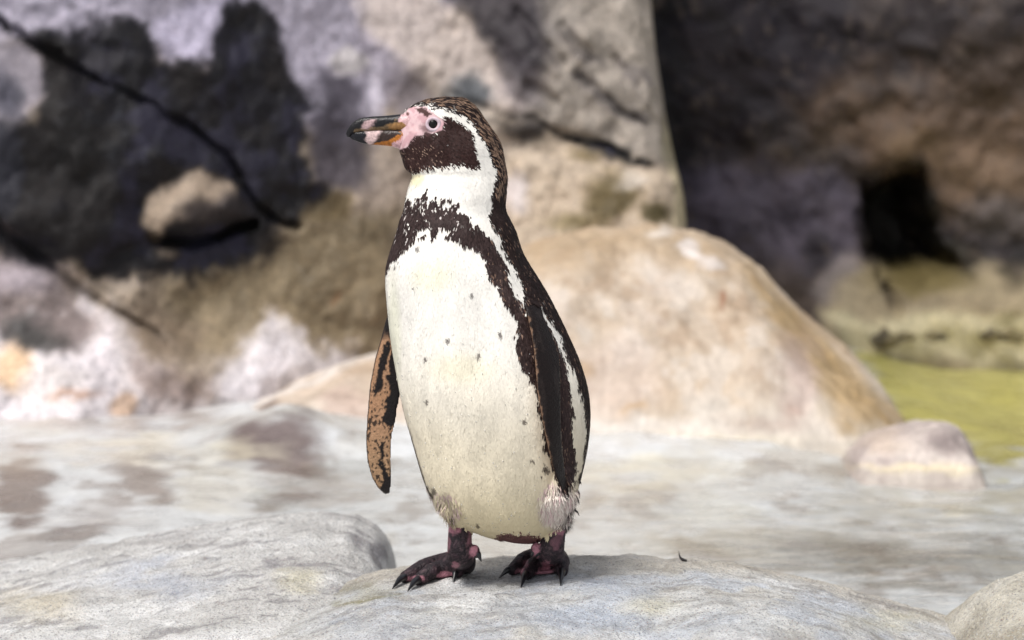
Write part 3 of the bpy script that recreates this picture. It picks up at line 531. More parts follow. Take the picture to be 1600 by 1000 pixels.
def tube(pts, rad, seg=16, flat=1.0, flatdir=(0, 0, 1), sub=6):
    """tapered tube through pts with rounded ends; flat squeezes it along flatdir"""
    pts = np.array(pts, float); rad = np.array(rad, float); t = np.arange(len(pts)); tt = np.linspace(0, len(pts)-1, (len(pts)-1)*sub+1)
    def cat(a):
        a = np.atleast_2d(a.T).T; q = np.vstack([2*a[0]-a[1], a, 2*a[-1]-a[-2]]); out = []
        for s in tt:
            i = min(int(s), len(pts)-2); f = s-i; p0, p1, p2, p3 = q[i], q[i+1], q[i+2], q[i+3]
            out.append(.5*((2*p1)+(-p0+p2)*f+(2*p0-5*p1+4*p2-p3)*f*f+(-p0+3*p1-3*p2+p3)*f**3))
        return np.array(out)
    C_ = cat(pts); R_ = np.maximum(np.interp(tt, t, rad), 1e-4); T = np.gradient(C_, axis=0); T /= np.linalg.norm(T, axis=1)[:, None]
    C2, R2, T2 = [], [], []
    for e in (0, 1):
        cap = []
        for a in (80, 60, 40, 20):
            a = math.radians(a); i = 0 if e == 0 else -1; sg = -1 if e == 0 else 1
            cap.append((C_[i]+sg*T[i]*R_[i]*math.sin(a), R_[i]*math.cos(a), T[i]))
        if e == 1: cap = cap[::-1]
        if e == 0: pre = cap
        else: post = cap
    allr = pre + [(C_[i], R_[i], T[i]) for i in range(len(C_))] + post
    V = []; fd = np.array(flatdir, float); a = np.linspace(0, 2*math.pi, seg, endpoint=False)
    for c, r, tg in allr:
        n1 = fd - tg*(fd @ tg); n1 /= np.linalg.norm(n1)+1e-9; n2 = np.cross(tg, n1)
        V.append(c + r*flat*np.cos(a)[:, None]*n1 + r*np.sin(a)[:, None]*n2)
    n = len(allr); F = [tuple(f) for f in grid_faces(n, seg, True)] + [tuple(range(seg))[::-1], tuple(range((n-1)*seg, n*seg))]
    return np.concatenate(V), F
def ellipsoid(c, r, nu=20, nv=28):
    th = np.linspace(.02, math.pi-.02, nu); ph = np.linspace(0, 2*math.pi, nv, endpoint=False); T, F_ = np.meshgrid(th, ph, indexing='ij')
    V = np.array(c)+np.stack([np.sin(T)*np.cos(F_)*r[0], np.sin(T)*np.sin(F_)*r[1], np.cos(T)*r[2]], -1).reshape(-1, 3)
    return V, [tuple(f) for f in grid_faces(nu, nv, True)] + [tuple(range(nv))[::-1], tuple(range((nu-1)*nv, nu*nv))]
MM = 3.6/FPX                                                 # metres per photo pixel at the penguin
# thighs and tail
V, F = tube([at(868, 740, -.045), at(870, 772, -.045), at(867, 800, -.035)], [26*MM, 28*MM, 19*MM]); add_src(V, F, 0)
V, F = tube([at(712, 755, -.03), at(709, 782, -.03), at(718, 802, -.025)], [26*MM, 24*MM, 20*MM]); add_src(V, F, 0)
V, F = tube([at(835, 790, .05), at(856, 815, .10), at(866, 838, .14)], [.035, .026, .008], 18, .45, (.2, .6, .6)); add_src(V, F, 0)

# flippers: outlines as pairs (leading edge, trailing edge)
def flipper(lead, trail, yfun, thick, lab, n=70, m=15):
    L_ = np.array(lead, float); T_ = np.array(trail, float); s = np.linspace(0, 1, n)
    def res(A):
        d = np.concatenate([[0], np.cumsum(np.hypot(*np.diff(A, axis=0).T))]); d /= d[-1]
        return np.stack([np.interp(s, d, A[:, 0]), np.interp(s, d, A[:, 1])], -1)
    a, b = res(L_), res(T_); V = []
    cs = np.linspace(0, 1, m); cs = (1-np.cos(cs*math.pi))/2
    for k in range(n):
        ring = []
        up = []; dn = []
        for c in cs:
            u, v = a[k]*(1-c)+b[k]*c; y = yfun(u, v, c, s[k]); p = at(u, v, y)
            th = thick*(1-.55*s[k])*(np.sqrt(max(c, 0))*(1-c)**.8*1.9+.08)
            up.append(p-np.array([0, th/2, 0])); dn.append(p+np.array([0, th/2, 0]))
        V.append(np.array(up + dn[::-1]))
    seg = 2*m; F = [tuple(f) for f in grid_faces(n, seg, True)] + [tuple(range(seg))[::-1], tuple(range((n-1)*seg, n*seg))]
    add_src(np.concatenate(V), F, lab)
RF_LEAD = [(812, 440), (818, 466), (823, 490), (829, 517), (834, 545), (837, 580), (840, 617), (846, 650), (853, 685), (861, 722), (870, 750), (877, 766), (884, 775)]
RF_TRAIL = [(836, 440), (842, 468), (851, 497), (865, 529), (875, 558), (876, 590), (876.5, 630), (877.5, 672), (879.5, 705), (884, 738), (887, 760), (888, 770), (887, 775)]
def y_right(u, v, c, s):
    p = at(u, v, -0.06); y0 = float(surf_y(p[0], p[2])); p = at(u, v, y0); y0 = float(surf_y(p[0], p[2]))
    return y0 + .012*(1-float(sstep(.0, .16, np.array(s)))) - (.004 + .012*s**.6)*float(sstep(.02, .2, np.array(s))) - .010*(1-c)*s
flipper(RF_LEAD, RF_TRAIL, y_right, .012, 2)
LF_LEAD = [(612, 470), (607, 488), (602, 503), (595, 530), (586, 560), (578, 600), (573.5, 650), (571.5, 690), (573.5, 720), (580, 745), (590, 762), (601, 772)]
LF_TRAIL = [(628, 470), (625, 490), (622, 510), (622, 530), (622, 560), (624, 590), (625.5, 615), (620, 650), (614, 675), (611.5, 700), (612.5, 730), (611.5, 755), (609, 772)]
flipper(LF_LEAD, LF_TRAIL, lambda u, v, c, s: .028 - .012*c + .010*s, .011, 3)

# legs and feet
CLAWS = []
def leg(top, ankle, heel_px, toes, hallux, yl):
    A, K = at(*top, yl), at(*ankle, yl)
    H = rock_hit(*heel_px); H[2] += .010
    V, F = tube([A+np.array([0, 0, .02]), A, K, K*.4+H*.6], [20*MM, 18.5*MM, 20*MM, 16*MM], 20, .85, (0, 1, 0)); add_src(V, F, 1)
    ends = []
    for (bx, by), (ex, ey), (tx, ty) in toes:                # knuckle on the ground, claw root, claw tip
        B = rock_hit(bx, by); B[2] += .0110; E = rock_hit(ex, ey); E[2] += .0070
        mid = .5*(B+E); mid[2] += .0035
        V, F = tube([.55*K+.45*H, B, mid, E], [18*MM, .0132, .0112, .0086], 14); add_src(V, F, 1)
        V, F = ellipsoid(mid+np.array([0, 0, .001]), (.0124, .0124, .0100), 10, 14); add_src(V, F, 1)
        Tp = rock_hit(tx, ty); Tp[2] += .001
        CLAWS.append((E, Tp)); ends.append((B, mid, E))
    for (B0, m0, E0), (B1, m1, E1) in zip(ends[:-1], ends[1:]):   # webs
        n, q = 12, 12; V = []
        for sgn in (1, -1):
            for i in range(n):
                t = i/(n-1); a = B0*(1-t)+E0*t; b = B1*(1-t)+E1*t
                for j in range(q):
                    s = j/(q-1); p = a*(1-s)+b*s; sag = math.sin(math.pi*s)
                    p = p - (a*.5+b*.5-(B0+B1)/2)*sag*.14*t
                    p = p + np.array([0, 0, -.003*sag + sgn*.0019]); V.append(p)
        Fq = grid_faces(n, q); N0 = n*q; F = [tuple(f) for f in Fq] + [tuple(f[::-1]+N0) for f in Fq]
        bd = [i*q for i in range(n)] + [(n-1)*q+j for j in range(1, q)] + [i*q+q-1 for i in range(n-2, -1, -1)] + [j for j in range(q-2, 0, -1)]
        for i in range(len(bd)): i2 = (i+1) % len(bd); F.append((bd[i2], bd[i], bd[i]+N0, bd[i2]+N0))
        add_src(V, F, 1)
    hb, ht = hallux
    hb3 = at(*hb, yl-.006); V, F = ellipsoid(hb3, (.0075, .007, .0085), 12, 16); add_src(V, F, 1)
    CLAWS.append((hb3+np.array([.002, 0, -.004]), at(*ht, yl-.010)))
leg((719, 822), (719, 868), (735, 893), [((690, 893), (634, 910), (613, 921)), ((694, 902), (655, 914), (637, 925)), ((727, 896), (714, 902), (708, 911))], ((741, 861), (752, 877)), -.012)
leg((866, 822), (862, 862), (864, 880), [((835, 884), (802, 898), (780, 904)), ((847, 892), (823, 905), (814, 919)), ((874, 888), (878, 900), (876, 916))], ((838, 858), (830, 868)), -.012)

def make_body():
    Vall = np.concatenate(SRC_V); me = bpy.data.meshes.new('src'); me.from_pydata([tuple(p) for p in Vall], [], SRC_F)
    so = bpy.data.objects.new('src', me); scn.collection.objects.link(so)
    r = so.modifiers.new('r', 'REMESH'); r.mode = 'VOXEL'; r.voxel_size = .0015; r.use_smooth_shade = True
    sm = so.modifiers.new('s', 'SMOOTH'); sm.factor = .5; sm.iterations = 3
    dg = bpy.context.evaluated_depsgraph_get(); bm = bpy.data.meshes.new_from_object(so.evaluated_get(dg))
    bpy.data.objects.remove(so); bpy.data.meshes.remove(me)
    n = len(bm.vertices); V = np.empty(n*3); bm.vertices.foreach_get('co', V); V = V.reshape(-1, 3)
    Nn = np.empty(n*3); bm.vertices.foreach_get('normal', Nn); Nn = Nn.reshape(-1, 3)
    L_ = np.concatenate(SRC_L); kd = kdtree.KDTree(len(Vall))
    for i, p in enumerate(Vall): kd.insert(p, i)
    kd.balance()
    lab = np.array([L_[kd.find(p)[1]] for p in V])
    return bm, V, Nn, lab

# ---- plumage pattern
CROWN_EDGE = [(632, 174), (640, 166), (650, 163.5), (670, 163), (680, 167), (700, 171), (720, 180), (736, 192), (742, 200), (745, 210), (754, 220), (762, 236), (766, 252), (772, 260), (774, 274), (772, 288), (768, 302), (770, 316), (764, 332), (762, 338), (770, 350), (780, 370), (786, 387), (795, 407), (807, 425), (815, 442), (820, 467), (818, 484)]
BACK = CROWN_EDGE + [(826, 486), (836, 474), (842, 474), (848, 482), (862, 500), (872, 515), (880, 540), (895, 575), (907, 605), (913, 640), (915.5, 670), (915.5, 700), (910, 727), (904, 750), (960, 760), (990, 600), (880, 400), (830, 250), (780, 150), (700, 130), (620, 150)]
CHEEK = [(686, 183), (694, 182), (708, 187), (720, 196), (732, 208), (739, 218), (742, 230), (743, 246), (746, 259), (736, 262), (720, 258), (706, 256), (690, 260), (668, 262), (652, 265), (640, 270), (620, 270), (610, 246), (622, 233), (636, 228), (640, 220), (648, 212), (660, 211), (664, 206), (657, 200), (657, 195), (668, 196), (676, 207), (689, 203), (692, 192)]
PINK = [(600, 178), (632, 176), (640, 168), (652, 165.5), (662, 165), (672, 171), (682, 180), (690, 184), (694, 192), (690, 204), (676, 208), (664, 206), (660, 212), (648, 213), (641, 221), (637, 229), (622, 235), (600, 238)]
BAND = [(590, 330), (632, 321), (647, 316), (665, 309), (680, 312), (697, 314), (712, 327), (732, 340), (752, 357), (772, 380), (780, 397), (787, 412), (792, 430), (796, 450), (806, 462), (812, 474), (822, 490), (842, 480), (852, 500), (865, 527), (877, 555), (883, 577), (888, 600), (890.5, 620), (893, 655), (894, 690), (899, 705), (900, 727), (895, 745), (888, 762), (880, 770), (868, 740), (852, 690), (844, 640), (839, 612), (832, 590), (820, 572), (811, 557), (806, 540), (808, 525), (811, 510), (809, 497), (800, 482), (792, 472), (782, 462), (775, 442), (762, 425), (756, 412), (757, 397), (747, 386), (730, 380), (710, 367), (690, 362), (677, 370), (670, 360), (658, 350), (645, 360), (638, 380), (626, 392), (614, 402), (606, 420), (590, 440)]
SPOTS = [(647, 447, 2.6), (737, 457, 4), (699, 528, 4), (780, 519, 4), (665, 556, 4), (746, 552, 4.6), (666, 624, 4), (819, 654, 4.6), (832, 716, 3.6), (854, 731, 5.5), (619, 412, 3), (653, 383, 3.2), (675, 765, 6), (686, 784, 6), (704, 806, 5), (744, 818, 4), (850, 727, 4), (787, 433, 2.5)]
DARK = col(52, 40, 39); BROWN = col(46, 29, 27)
def pattern(P, Nn, jit=1.0, fray=0.0):
    u, v = project(P); back = (Nn @ np.array([0, -1., 0])) < -0.02
    # mirror the far side of the trunk about the bird's own front (it faces 28 degrees to the left)
    c, h, dd = ring_of(P[:, 2]); phi = np.degrees(np.arctan2(P[:, 0]-c, -P[:, 1]/np.maximum(dd, .2)))
    ph2 = -56 - phi; ph2 = np.where(ph2 < -180, ph2+360, ph2)
    far = back & (v > 285); leftfar = far & (phi < 0)
    um = 800 + FPX*(c + h*np.sin(np.radians(np.clip(ph2, -90, 90))))/3.6
    u = np.where(leftfar, um, u); dorsal = (far & (phi >= 0)) | (leftfar & (ph2 > 88))
    a = 2.1*jit; n1 = fbm(P, 130, 3, 301, .6); n2 = fbm(P, 130, 3, 311, .6); n3 = fbm(P, 420, 2, 321)
    uu, vv = u+a*n1+.7*n3+fray*RNG.normal(size=len(u)), v+a*1.5*n2+1.5*fray*RNG.normal(size=len(u))
    C = np.tile(col(227, 223, 216), (len(P), 1))
    C = blend(C, .9*sstep(470, 760, v+25*fbm(P, 9, 3, 331)), col(218, 206, 180)); C = blend(C, .6*sstep(720, 835, v), col(192, 176, 134)); C = blend(C, .8*(1-sstep(.6, 1.2, np.hypot((u-874)/34, (v-788)/38))), col(222, 212, 206))  # cream belly feathers; painted shading darkens them towards the bottom
    for (ex, ey, rx, ry, cc, op) in [(675, 425, 40, 35, (222, 217, 190), .6), (720, 570, 60, 30, (218, 210, 180), .5), (652, 278, 16, 12, (206, 196, 150), .7), (615, 520, 14, 120, (200, 200, 172), .5)]:  # the greenish grey strip paints shading along the left edge
        C = blend(C, op*(1-sstep(.3, 1.2, np.hypot((u-ex)/rx, (v-ey)/ry))), col(*cc))
    d = sd_poly(uu, vv, BAND); patchy = 3.5*fbm(P, 75, 3, 341, .65)
    edge = sstep(640, 700, u)*sstep(800, 720, u)*0+1
    open_ = (1-sstep(680, 770, u))*sstep(626, 642, u)*(1-sstep(352, 384, v))
    C = blend(C, 1-sstep(-1.2, 1.2, d+patchy*.3+open_*(3+24*fbm(P, 120, 4, 343, .7))), DARK)
    crown = sstep(640, 700, u)*(1-sstep(230, 340, v))
    bk = col(36, 26, 25)
    C = blend(C, 1-sstep(-1.2, 1.2, sd_poly(uu, vv, BACK)), bk)
    C = np.where(dorsal[:, None], bk, C)
    C = blend(C, 1-sstep(-1.2, 1.2, sd_poly(uu, vv, CHEEK)), BROWN)
    pk = 1-sstep(-1., 1., sd_poly(u+1.2*n1, v+1.2*n2, PINK)); C = blend(C, pk, col(198, 168, 171))
    C = blend(C, pk*.6*sstep(.1, .6, fbm(P, 90, 3, 351)), col(170, 126, 132))
    C = blend(C, 1-sstep(-1, 1, sd_poly(uu, vv, [(648, 167), (662, 168), (676, 176), (669, 181), (655, 179)])), col(66, 44, 42)); C = blend(C, 1-sstep(-1, 1, np.hypot(u-637, v-178)-2.5), col(88, 56, 54))
    C = blend(C, .8*(1-sstep(-4, 4, np.hypot((u-664)/1.2, v-201)-6+3*n1)), col(92, 66, 68)); C = blend(C, .5*(1-sstep(-3, 3, np.hypot(u-648, v-203)-5+3*n1)), col(226, 190, 190))
    front = ~far
    for sx, sy, r in SPOTS:
        q = np.hypot((u-sx+.8*n1*2)/.8, (v-sy+n2*2)/1.15); C = blend(C, .8*(1-sstep(r*.5, r*1.4, q))*front, col(56, 46, 43))
    C = blend(C, .95*(1-sstep(-1.5, 1.5, sd_poly(uu, vv, [(776, 834), (800, 831), (846, 838), (850, 860), (770, 860)]))), col(86, 48, 54))
    # dark band of the far flank, showing along the left outline
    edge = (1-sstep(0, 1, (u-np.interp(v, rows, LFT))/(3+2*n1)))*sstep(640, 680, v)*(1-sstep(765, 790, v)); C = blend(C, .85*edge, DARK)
    return C, u, v, pk

def colour_body(V, Nn, lab):
    C, u, v, pk = pattern(V, Nn)
    toward = (Nn @ np.array([0, -1., 0])) > 0
    n1 = fbm(V, 130, 3, 401, .6); n2 = fbm(V, 260, 3, 402, .6)
    # feet
    k = lab == 1; F = np.tile(col(36, 29, 33), (len(V), 1)); F = blend(F, .35*sstep(.0, .6, n1), col(70, 50, 58))
    for (ex, ey, rx, ry, op) in [(708, 826, 14, 12, .85), (741, 861, 9, 11, .9), (862, 827, 22, 9, .85), (838, 859, 7, 10, .9), (735, 842, 6, 14, .5), (647, 904, 16, 5, .75), (695, 898, 12, 6, .8), (711, 884, 6, 5, .7), (853, 888, 9, 14, .85), (848, 898, 12, 5, .8), (815, 893, 10, 6, .8), (822, 880, 5, 8, .5), (700, 846, 4, 16, .35), (870, 845, 8, 14, .3)]:
        F = blend(F, op*(1-sstep(.55, 1.15, np.hypot((u-ex)/rx, (v-ey)/ry)+.5*n1)), col(164, 112, 124))
    F = blend(F, .35*sstep(.35, .7, n2), col(104, 84, 88)); C = np.where(k[:, None], F, C)
    # flipper hanging over the flank: dark outside, tan leading edge, pale inside
    k = lab == 2; F = np.tile(col(25, 18, 17), (len(V), 1)); F = blend(F, .6*sstep(.0, .6, fbm(V*np.array([1, 1, .25]), 90, 4, 405)), col(42, 35, 33))  # lighter lengthwise streaks painted in for sheen
    le = np.interp(v, [p[1] for p in RF_LEAD], [p[0] for p in RF_LEAD]); te = np.interp(v, [p[1] for p in RF_TRAIL], [p[0] for p in RF_TRAIL])
    F = blend(F, .9*(1-sstep(1.0, 3.2, u-le+2.5*n1))*sstep(482, 505, v)*(1-sstep(690, 740, v)), col(118, 92, 74)); F = blend(F, .5*(1-sstep(.5, 2.2, te-u))*sstep(570, 600, v)*(1-sstep(725, 750, v))*(n2 > -.1), col(170, 158, 140))
    F = np.where(toward[:, None], F, col(190, 150, 112)); C = np.where(k[:, None], F, C)
    # flipper seen from inside: peach skin with black marks
    k = lab == 3; F = np.tile(col(150, 116, 90), (len(V), 1)); F = blend(F, .6*sstep(.0, .6, fbm(V, 60, 4, 406)), col(150, 114, 86)); F = blend(F, .6*sstep(640, 740, v), col(146, 120, 92))
    le = np.interp(v, [p[1] for p in LF_LEAD], [p[0] for p in LF_LEAD]); te = np.interp(v, [p[1] for p in LF_TRAIL], [p[0] for p in LF_TRAIL])
    uu, vv = u+2.2*n1, v+5*n2; K = col(24, 19, 19)
    F = blend(F, 1-sstep(-1, 1, sd_poly(uu, vv, [(600, 536), (610, 536), (605, 560), (598, 590), (594, 612), (586, 616), (585, 606), (590, 580)])), K)
    F = blend(F, 1-sstep(-1, 1, sd_poly(u+4*n1, v+7*n2, [(612, 540), (640, 540), (640, 640), (620, 655), (612, 672), (606, 668), (598, 652), (604, 632), (608, 600), (606, 580)])), K)
    F = blend(F, 1-sstep(-1, 1, sd_poly(uu, vv, [(590, 725), (598, 718), (603, 740), (612, 742), (614, 790), (590, 790), (592, 765), (600, 752)])), K)
    F = blend(F, 1-sstep(-1, 1, sd_poly(uu, vv, [(594, 694), (599, 694), (600, 712), (594, 714)])), K)
    sp = fbm(V*np.array([1, 1, .7]), 430, 1, 407)+.15*n1; F = blend(F, .9*sstep(.30, .46, sp)*sstep(560, 615, v), K)
    F = blend(F, 1-sstep(1.2, 2.6, u-le), col(44, 34, 32)); F = blend(F, (1-sstep(.8, 2.4, te-u+n1))*sstep(655, 680, v), K); F = blend(F, 1-sstep(515, 540, v+6*n1), K); F = blend(F, sstep(762, 772, v), K)
    F = np.where(toward[:, None], F, K); C = np.where(k[:, None], F, C)
    return C

penguin = bpy.data.objects.new('penguin', None); scn.collection.objects.link(penguin); penguin.location = root_p
tag(penguin, 'black and white penguin standing on pale rock, head turned in profile', 'penguin')
def child(o, parent=penguin):
    o.parent = parent; o.matrix_parent_inverse = penguin.matrix_basis.inverted() if parent is penguin else o.matrix_parent_inverse
    return o
from mathutils import Matrix
PINV = Matrix.Translation(-Vector(root_p))
def part(name, V, F, mat, C=None, parent=None):
    o = new_obj(name, V, F, None, mat, C); o.parent = parent or penguin
    if parent is None: o.matrix_parent_inverse = PINV
    return o
bm, BVx, BN, BL = make_body()
BC = colour_body(BVx, BN, BL); set_col(bm, BC); bm.name = 'body'; bm.materials.clear()
for m_ in (M_BODY, M_SCALE, M_FLIP): bm.materials.append(m_)
nf = len(bm.polygons); lv = np.empty(len(bm.loops), np.int32); bm.loops.foreach_get('vertex_index', lv); ls = np.empty(nf, np.int32); bm.polygons.foreach_get('loop_start', ls)
fl = BL[lv[ls]]; bm.polygons.foreach_set('material_index', np.where(fl == 1, 1, np.where(fl >= 2, 2, 0)).astype(np.int32)); bm.polygons.foreach_set('use_smooth', np.ones(nf, bool))
body = bpy.data.objects.new('body', bm); scn.collection.objects.link(body); body.parent = penguin; body.matrix_parent_inverse = PINV

# ---- feathers: small overlapping blades that follow the body, coloured like the skin below
def plumage(count=170000):
    tot = np.empty(nf, np.int32); bm.polygons.foreach_get('loop_total', tot)
    ok = (tot == 4) & (fl == 0); st = ls[ok]; Q = np.stack([lv[st+k] for k in range(4)], 1)
    A = np.linalg.norm(np.cross(BVx[Q[:, 2]]-BVx[Q[:, 0]], BVx[Q[:, 3]]-BVx[Q[:, 1]]), axis=1)
    idx = RNG.choice(len(Q), count, p=A/A.sum()); a, b = RNG.random((2, count, 1))
    q = Q[idx]; mixv = lambda X: (X[q[:, 0]]*(1-a)+X[q[:, 1]]*a)*(1-b) + (X[q[:, 3]]*(1-a)+X[q[:, 2]]*a)*b
    P = mixv(BVx); Nn = mixv(BN); Nn /= np.linalg.norm(Nn, axis=1)[:, None]
    C, u, v, pk = pattern(P, Nn, 1.0, 1.5)
    # no feathers on the bare face, eye and vent
    keep = (pk < .35) & (np.hypot(u-677, v-194) > 13) & ~((u < 634) & (v > 176) & (v < 232)) & ~((v > 838) & (u > 780))
    P, Nn, C, u, v = P[keep], Nn[keep], C[keep], u[keep], v[keep]; n = len(P)
    head = 1-sstep(240, 300, v)
    flow = np.stack([.9*head + .05*(1-head), 0*head, -1+.25*head], -1) + .16*RNG.normal(size=(n, 3)) + .22*np.stack([fbm(P, 30, 2, 501), fbm(P, 30, 2, 502), 0*u], -1)
    flow -= Nn*(flow*Nn).sum(1)[:, None]; flow /= np.linalg.norm(flow, axis=1)[:, None]+1e-9
    side = np.cross(Nn, flow)
    dark = C.mean(1) < .12
    fluff = np.maximum(1-sstep(.8, 1.15, np.hypot((u-876)/36, (v-784)/36)), 1-sstep(.7, 1.15, np.hypot((u-692)/27, (v-794)/30)))
    cap = dark & (sd_poly(u, v, BACK) < -1.5) & (v < 300) & (u > 655)
    crown = cap & (RNG.random(n) < .16)
    Ln = (.0062+.003*RNG.random(n))*(1-.35*head) + .009*fluff*RNG.random(n) + .002*dark*(1-head) + .0045*crown
    Wd = (.00075+.0004*RNG.random(n))*(1-.3*head)*(1+.2*dark)
    lift = .03+.05*RNG.random(n) + .55*fluff*RNG.random(n)**2 + .08*dark*RNG.random(n)
    flow2 = flow + (.9*fluff*(RNG.random(n)-.5))[:, None]*side; flow2 /= np.linalg.norm(flow2, axis=1)[:, None]
    r0 = P + Nn*.0002
    mid = r0 + flow2*(Ln*.55)[:, None] + Nn*(Ln*.55*lift+.0003)[:, None]
    tip = r0 + flow2*Ln[:, None] + Nn*(Ln*lift*.85)[:, None]
    Wd = Wd*(1-.35*fluff)
    Wv = side*Wd[:, None]
    V = np.stack([r0-Wv*.5, r0+Wv*.5, mid-Wv, mid+Wv, tip], 1).reshape(-1, 3)
    base = np.arange(n)*5
    F = np.concatenate([np.stack([base, base+3, base+1], -1), np.stack([base, base+2, base+3], -1), np.stack([base+2, base+4, base+3], -1)])
    j = 1 + (RNG.random(n)-.5)*np.where(dark, .7, .06)
    Cc = C*j[:, None]
    Cc = np.where(crown[:, None], col(128, 104, 88)*(.5+.7*RNG.random((n, 1))), Cc)
    bk = dark & (v > 340) & (u > 760) & (RNG.random(n) < .06); Cc = np.where(bk[:, None], col(112, 90, 78)*(.6+.6*RNG.random((n, 1))), Cc)
    chin = dark & (u < 690) & (v > 225) & (v < 275) & (RNG.random(n) < .07); Cc = np.where(chin[:, None], col(128, 106, 94), Cc)
    bandtop = dark & (u < 720) & (v > 300) & (v < 372); Cc = np.where((bandtop & (RNG.random(n) < .04))[:, None], col(196, 188, 184), Cc)
    Cc = np.where((fluff > .3)[:, None] & (RNG.random(n) < .25)[:, None] & ~dark[:, None], col(206, 180, 178), Cc)
    me = bpy.data.meshes.new('plumage'); me.vertices.add(n*5); me.vertices.foreach_set('co', V.astype(np.float32).ravel())
    me.loops.add(len(F)*3); me.loops.foreach_set('vertex_index', F.astype(np.int32).ravel()); me.polygons.add(len(F)); me.polygons.foreach_set('loop_start', np.arange(0, len(F)*3, 3, dtype=np.int32))
    me.update(calc_edges=True); me.polygons.foreach_set('use_smooth', np.ones(len(F), bool))
    k5 = np.repeat(Cc, 5, 0); k5[4::5] *= 1.0; set_col(me, k5)
    pz = P*np.array([1, 1, .4]); soft = (.12+.16*dark+.15*fluff)[:, None]*np.stack([fbm(pz, 55, 3, 511, .6), fbm(pz, 55, 3, 512, .6), fbm(pz, 55, 3, 513, .6)], -1) + np.where(dark, .12, .055)[:, None]*RNG.normal(size=(n, 3))
    nj = Nn + soft; nj /= np.linalg.norm(nj, axis=1)[:, None]; nn = np.repeat(nj, 5, 0); me.normals_split_custom_set_from_vertices([tuple(x) for x in nn])
    me.materials.append(M_PLUME)
    o = bpy.data.objects.new('plumage', me); scn.collection.objects.link(o); o.parent = body; o['kind'] = 'stuff'
plumage()

# ---- beak
def beak(name, stations, thick, colour):
    V = []; seg = 64; a = np.linspace(0, 2*math.pi, seg, endpoint=False)
    st = np.array(stations, float); xs = np.linspace(st[0, 0], st[-1, 0], 170)
    for k, x in enumerate(xs):
        t = np.interp(x, st[:, 0], st[:, 1]); b = np.interp(x, st[:, 0], st[:, 2]); w_ = np.interp(x, [p[0] for p in thick], [p[1] for p in thick])
        p0, p1 = at(x, t, 0.0), at(x, b, 0.0); c = (p0+p1)/2; hz = (p0[2]-p1[2])/2
        ca, sa = np.cos(a), np.sin(a)
        V.append(np.stack([np.full(seg, c[0]), np.sign(ca)*np.abs(ca)**.85*w_, c[2]+np.sign(sa)*np.abs(sa)**.85*hz], -1))
    V = np.concatenate(V); n = 170; F = [tuple(f) for f in grid_faces(n, seg, True)] + [tuple(range(seg))[::-1], tuple(range((n-1)*seg, n*seg))]
    # refine the vertex density for the colour marks
    C = colour(V); o = part(name, V, F, M_BEAK, C)
    return o
def col_upper(V):
    u, v = project(V); n1 = fbm(V, 200, 3, 601); n2 = fbm(V*np.array([.35, 1, 1]), 420, 3, 603); uu, vv = u+3.5*n1, v+2.2*n2
    C = np.tile(col(17, 15, 18), (len(V), 1))
    C = blend(C, 1-sstep(-1.5, 1.5, sd_poly(uu, vv+1.5, [(552, 203.5), (575, 201), (596, 199), (612, 193), (624, 187), (634, 188), (660, 205), (640, 210), (552, 208)])), col(104, 84, 60))
    C = blend(C, 1-sstep(-1.5, 1.5, sd_poly(uu, vv, [(606, 195), (630, 189), (650, 200), (640, 207), (612, 203)])), col(146, 108, 66))
    C = blend(C, .9*(1-sstep(-4, 3, sd_poly(uu, vv, [(566, 202), (570, 192), (578, 187), (587, 187), (584, 194), (576, 202)]))), col(180, 150, 152))
    C = blend(C, 1-sstep(-1.5, 1.5, sd_poly(uu, vv, [(626, 178), (660, 176), (660, 204), (642, 202), (632, 193), (620, 190)])), col(190, 154, 156)); return C
def col_lower(V):
    u, v = project(V); n1 = fbm(V, 200, 3, 602); n2 = fbm(V*np.array([.35, 1, 1]), 420, 3, 604); uu, vv = u+3.5*n1, v+2.2*n2
    C = np.tile(col(14, 13, 20), (len(V), 1))
    C = blend(C, sstep(569, 576, uu), col(190, 164, 162)); C = blend(C, sstep(583, 592, uu+.5*(v-215)), col(44, 30, 26))
    C = blend(C, 1-sstep(-1, 1, sd_poly(uu, vv, [(584, 224), (600, 222), (612, 217), (624, 208), (636, 203), (645, 206), (636, 214), (622, 224), (606, 232), (584, 232)])), col(158, 96, 34))
    C = blend(C, 1-sstep(-1, 1, sd_poly(uu, vv, [(636, 203), (628, 214), (614, 224), (604, 240), (680, 240), (680, 200)])), col(192, 152, 156)); return C
UP = UP
ub = beak('upper_beak', [(541, 207, 210), (542.5, 202.5, 214), (546, 197.5, 214.5), (550, 192.5, 209.5), (555, 188.5, 207.5), (564, 184, 206.5), (580, 182, 205.5), (600, 181, 204.5), (616, 179.5, 204), (630, 178, 204), (650, 176, 206)],
          [(541, .0005), (546, .0035), (556, .0055), (580, .0075), (610, .0095), (650, .0150)], col_upper)
lb = beak('lower_beak', [(546.5, 213, 215), (550, 208, 217.5), (556, 205, 220.5), (566, 203.5, 224), (580, 202.5, 226), (600, 201.2, 227.5), (612, 200.8, 229), (624, 200.5, 232.5), (640, 200.5, 234)],
          [(546.5, .0015), (556, .0042), (580, .0066), (610, .0090), (640, .0135)], col_lower)
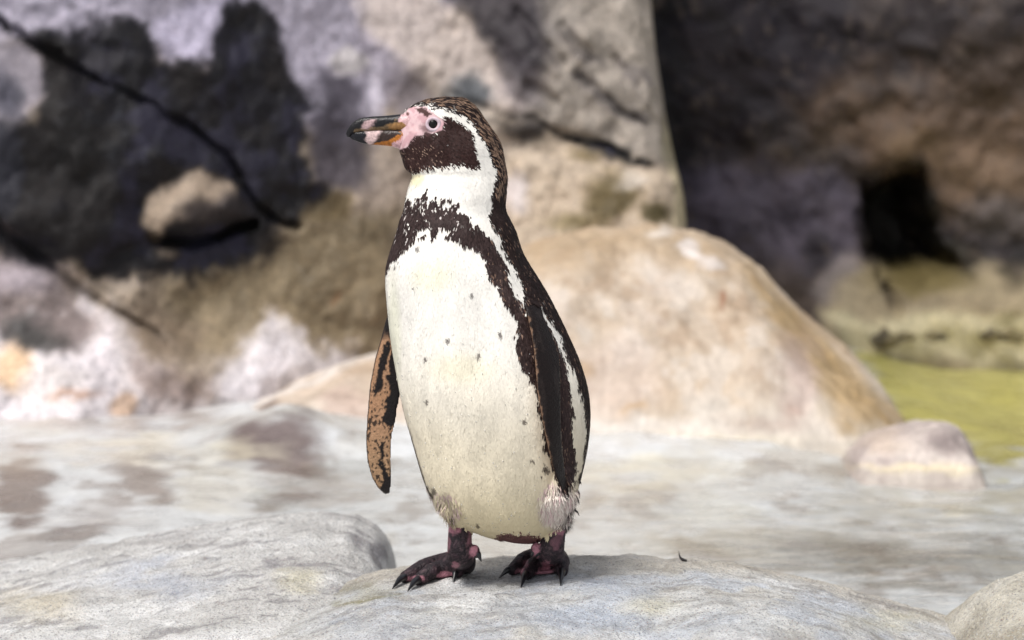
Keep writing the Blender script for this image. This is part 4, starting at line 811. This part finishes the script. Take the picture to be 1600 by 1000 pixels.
# ---- eyes
for sgn in (-1, 1):
    p = at(677, 194, -.03); yy = abs(float(surf_y(p[0], p[2])))
    hd = (p[0]-ring_of(p[2])[0])/ring_of(p[2])[1]; yy *= 1-.30*float(sstep(.1, -1.0, np.array(hd)))
    pc = at(677, 194, sgn*yy) if sgn < 0 else at(677, 194, -yy)*np.array([1, -1, 1])
    R_ = .0082; c = pc - np.array([0, sgn*.0048, 0])
    V, F = ellipsoid(c, (R_, R_, R_), 24, 32); e = part('eye', V, F, M_EYE)
    nR, nr_ = 40, 14; V = []
    for i in range(nR):
        a = 2*math.pi*i/nR
        for j in range(nr_):
            b = 2*math.pi*j/nr_; rr = .0077+.0022*math.cos(b)
            V.append(pc + np.array([rr*math.cos(a), sgn*(.0012+.0019*math.sin(b)), rr*math.sin(a)*.96]))
    F = [tuple(f) for f in grid_faces(nR, nr_, True)] + [((nR-1)*nr_+j, (nR-1)*nr_+(j+1) % nr_, (j+1) % nr_, j) for j in range(nr_)]
    part('eyelid', V, F, M_LID, None, e)
# ---- claws
for E, T in CLAWS:
    d = T-E; L = np.linalg.norm(d); m1 = E+d*.45+np.array([0, 0, .0035])
    V, F = tube([E-d*.15, E+d*.1+np.array([0, 0, .0012]), m1, T], [.0050, .0056, .0042, .0006], 12); part('claw', V, F, M_CLAW)
# ---- loose tail and vent quills
for (a, b) in [((903, 752), (908, 757)), ((901, 765), (906, 779)), ((899, 778), (905, 788)), ((896, 796), (905, 806)), ((858, 836), (866, 846))]:
    A, B = at(*a, -.01), at(*b, -.012); mid = (A+B)/2+np.array([.001, 0, .001]); V, F = tube([A+(A-B)*.5, A, mid, B], [.0014, .0015, .0012, .0003], 8); part('quill', V, F, M_QUILL)
# ---- water drops on the belly
dv, dfc = [], []
cand = np.where((BL == 0) & (BN[:, 1] < -.25))[0]; uC, vC = project(BVx[cand]); wgt = np.clip((vC-500)/300, .03, 1)*(vC < 835)*(uC < 850); pick = RNG.choice(cand, 190, replace=False, p=wgt/wgt.sum())
for i in pick:
    r = .0005+.0007*RNG.random()**2; V, F = ellipsoid(BVx[i]+BN[i]*.0009, (r, r, r*1.15), 6, 8); o0 = sum(len(x) for x in dv); dv.append(V); dfc += [tuple(k+o0 for k in f) for f in F]
o = part('water_drops', np.concatenate(dv), dfc, M_DROP, None, body); o['kind'] = 'stuff'

# ------------------------------------------------------------------ a small fallen feather on the rock
A = rock_hit(1067, 877); V, F = tube([A+np.array([.004, 0, .0008]), A+np.array([0, 0, .002]), A+np.array([-.004, 0, .006]), A+np.array([-.0055, 0, .0135])], [.0016, .0022, .0012, .0003], 8)
o = new_obj('feather', V, F, None, M_QUILL); tag(o, 'tiny curled black feather lying on the crest of the penguin\'s rock', 'feather')
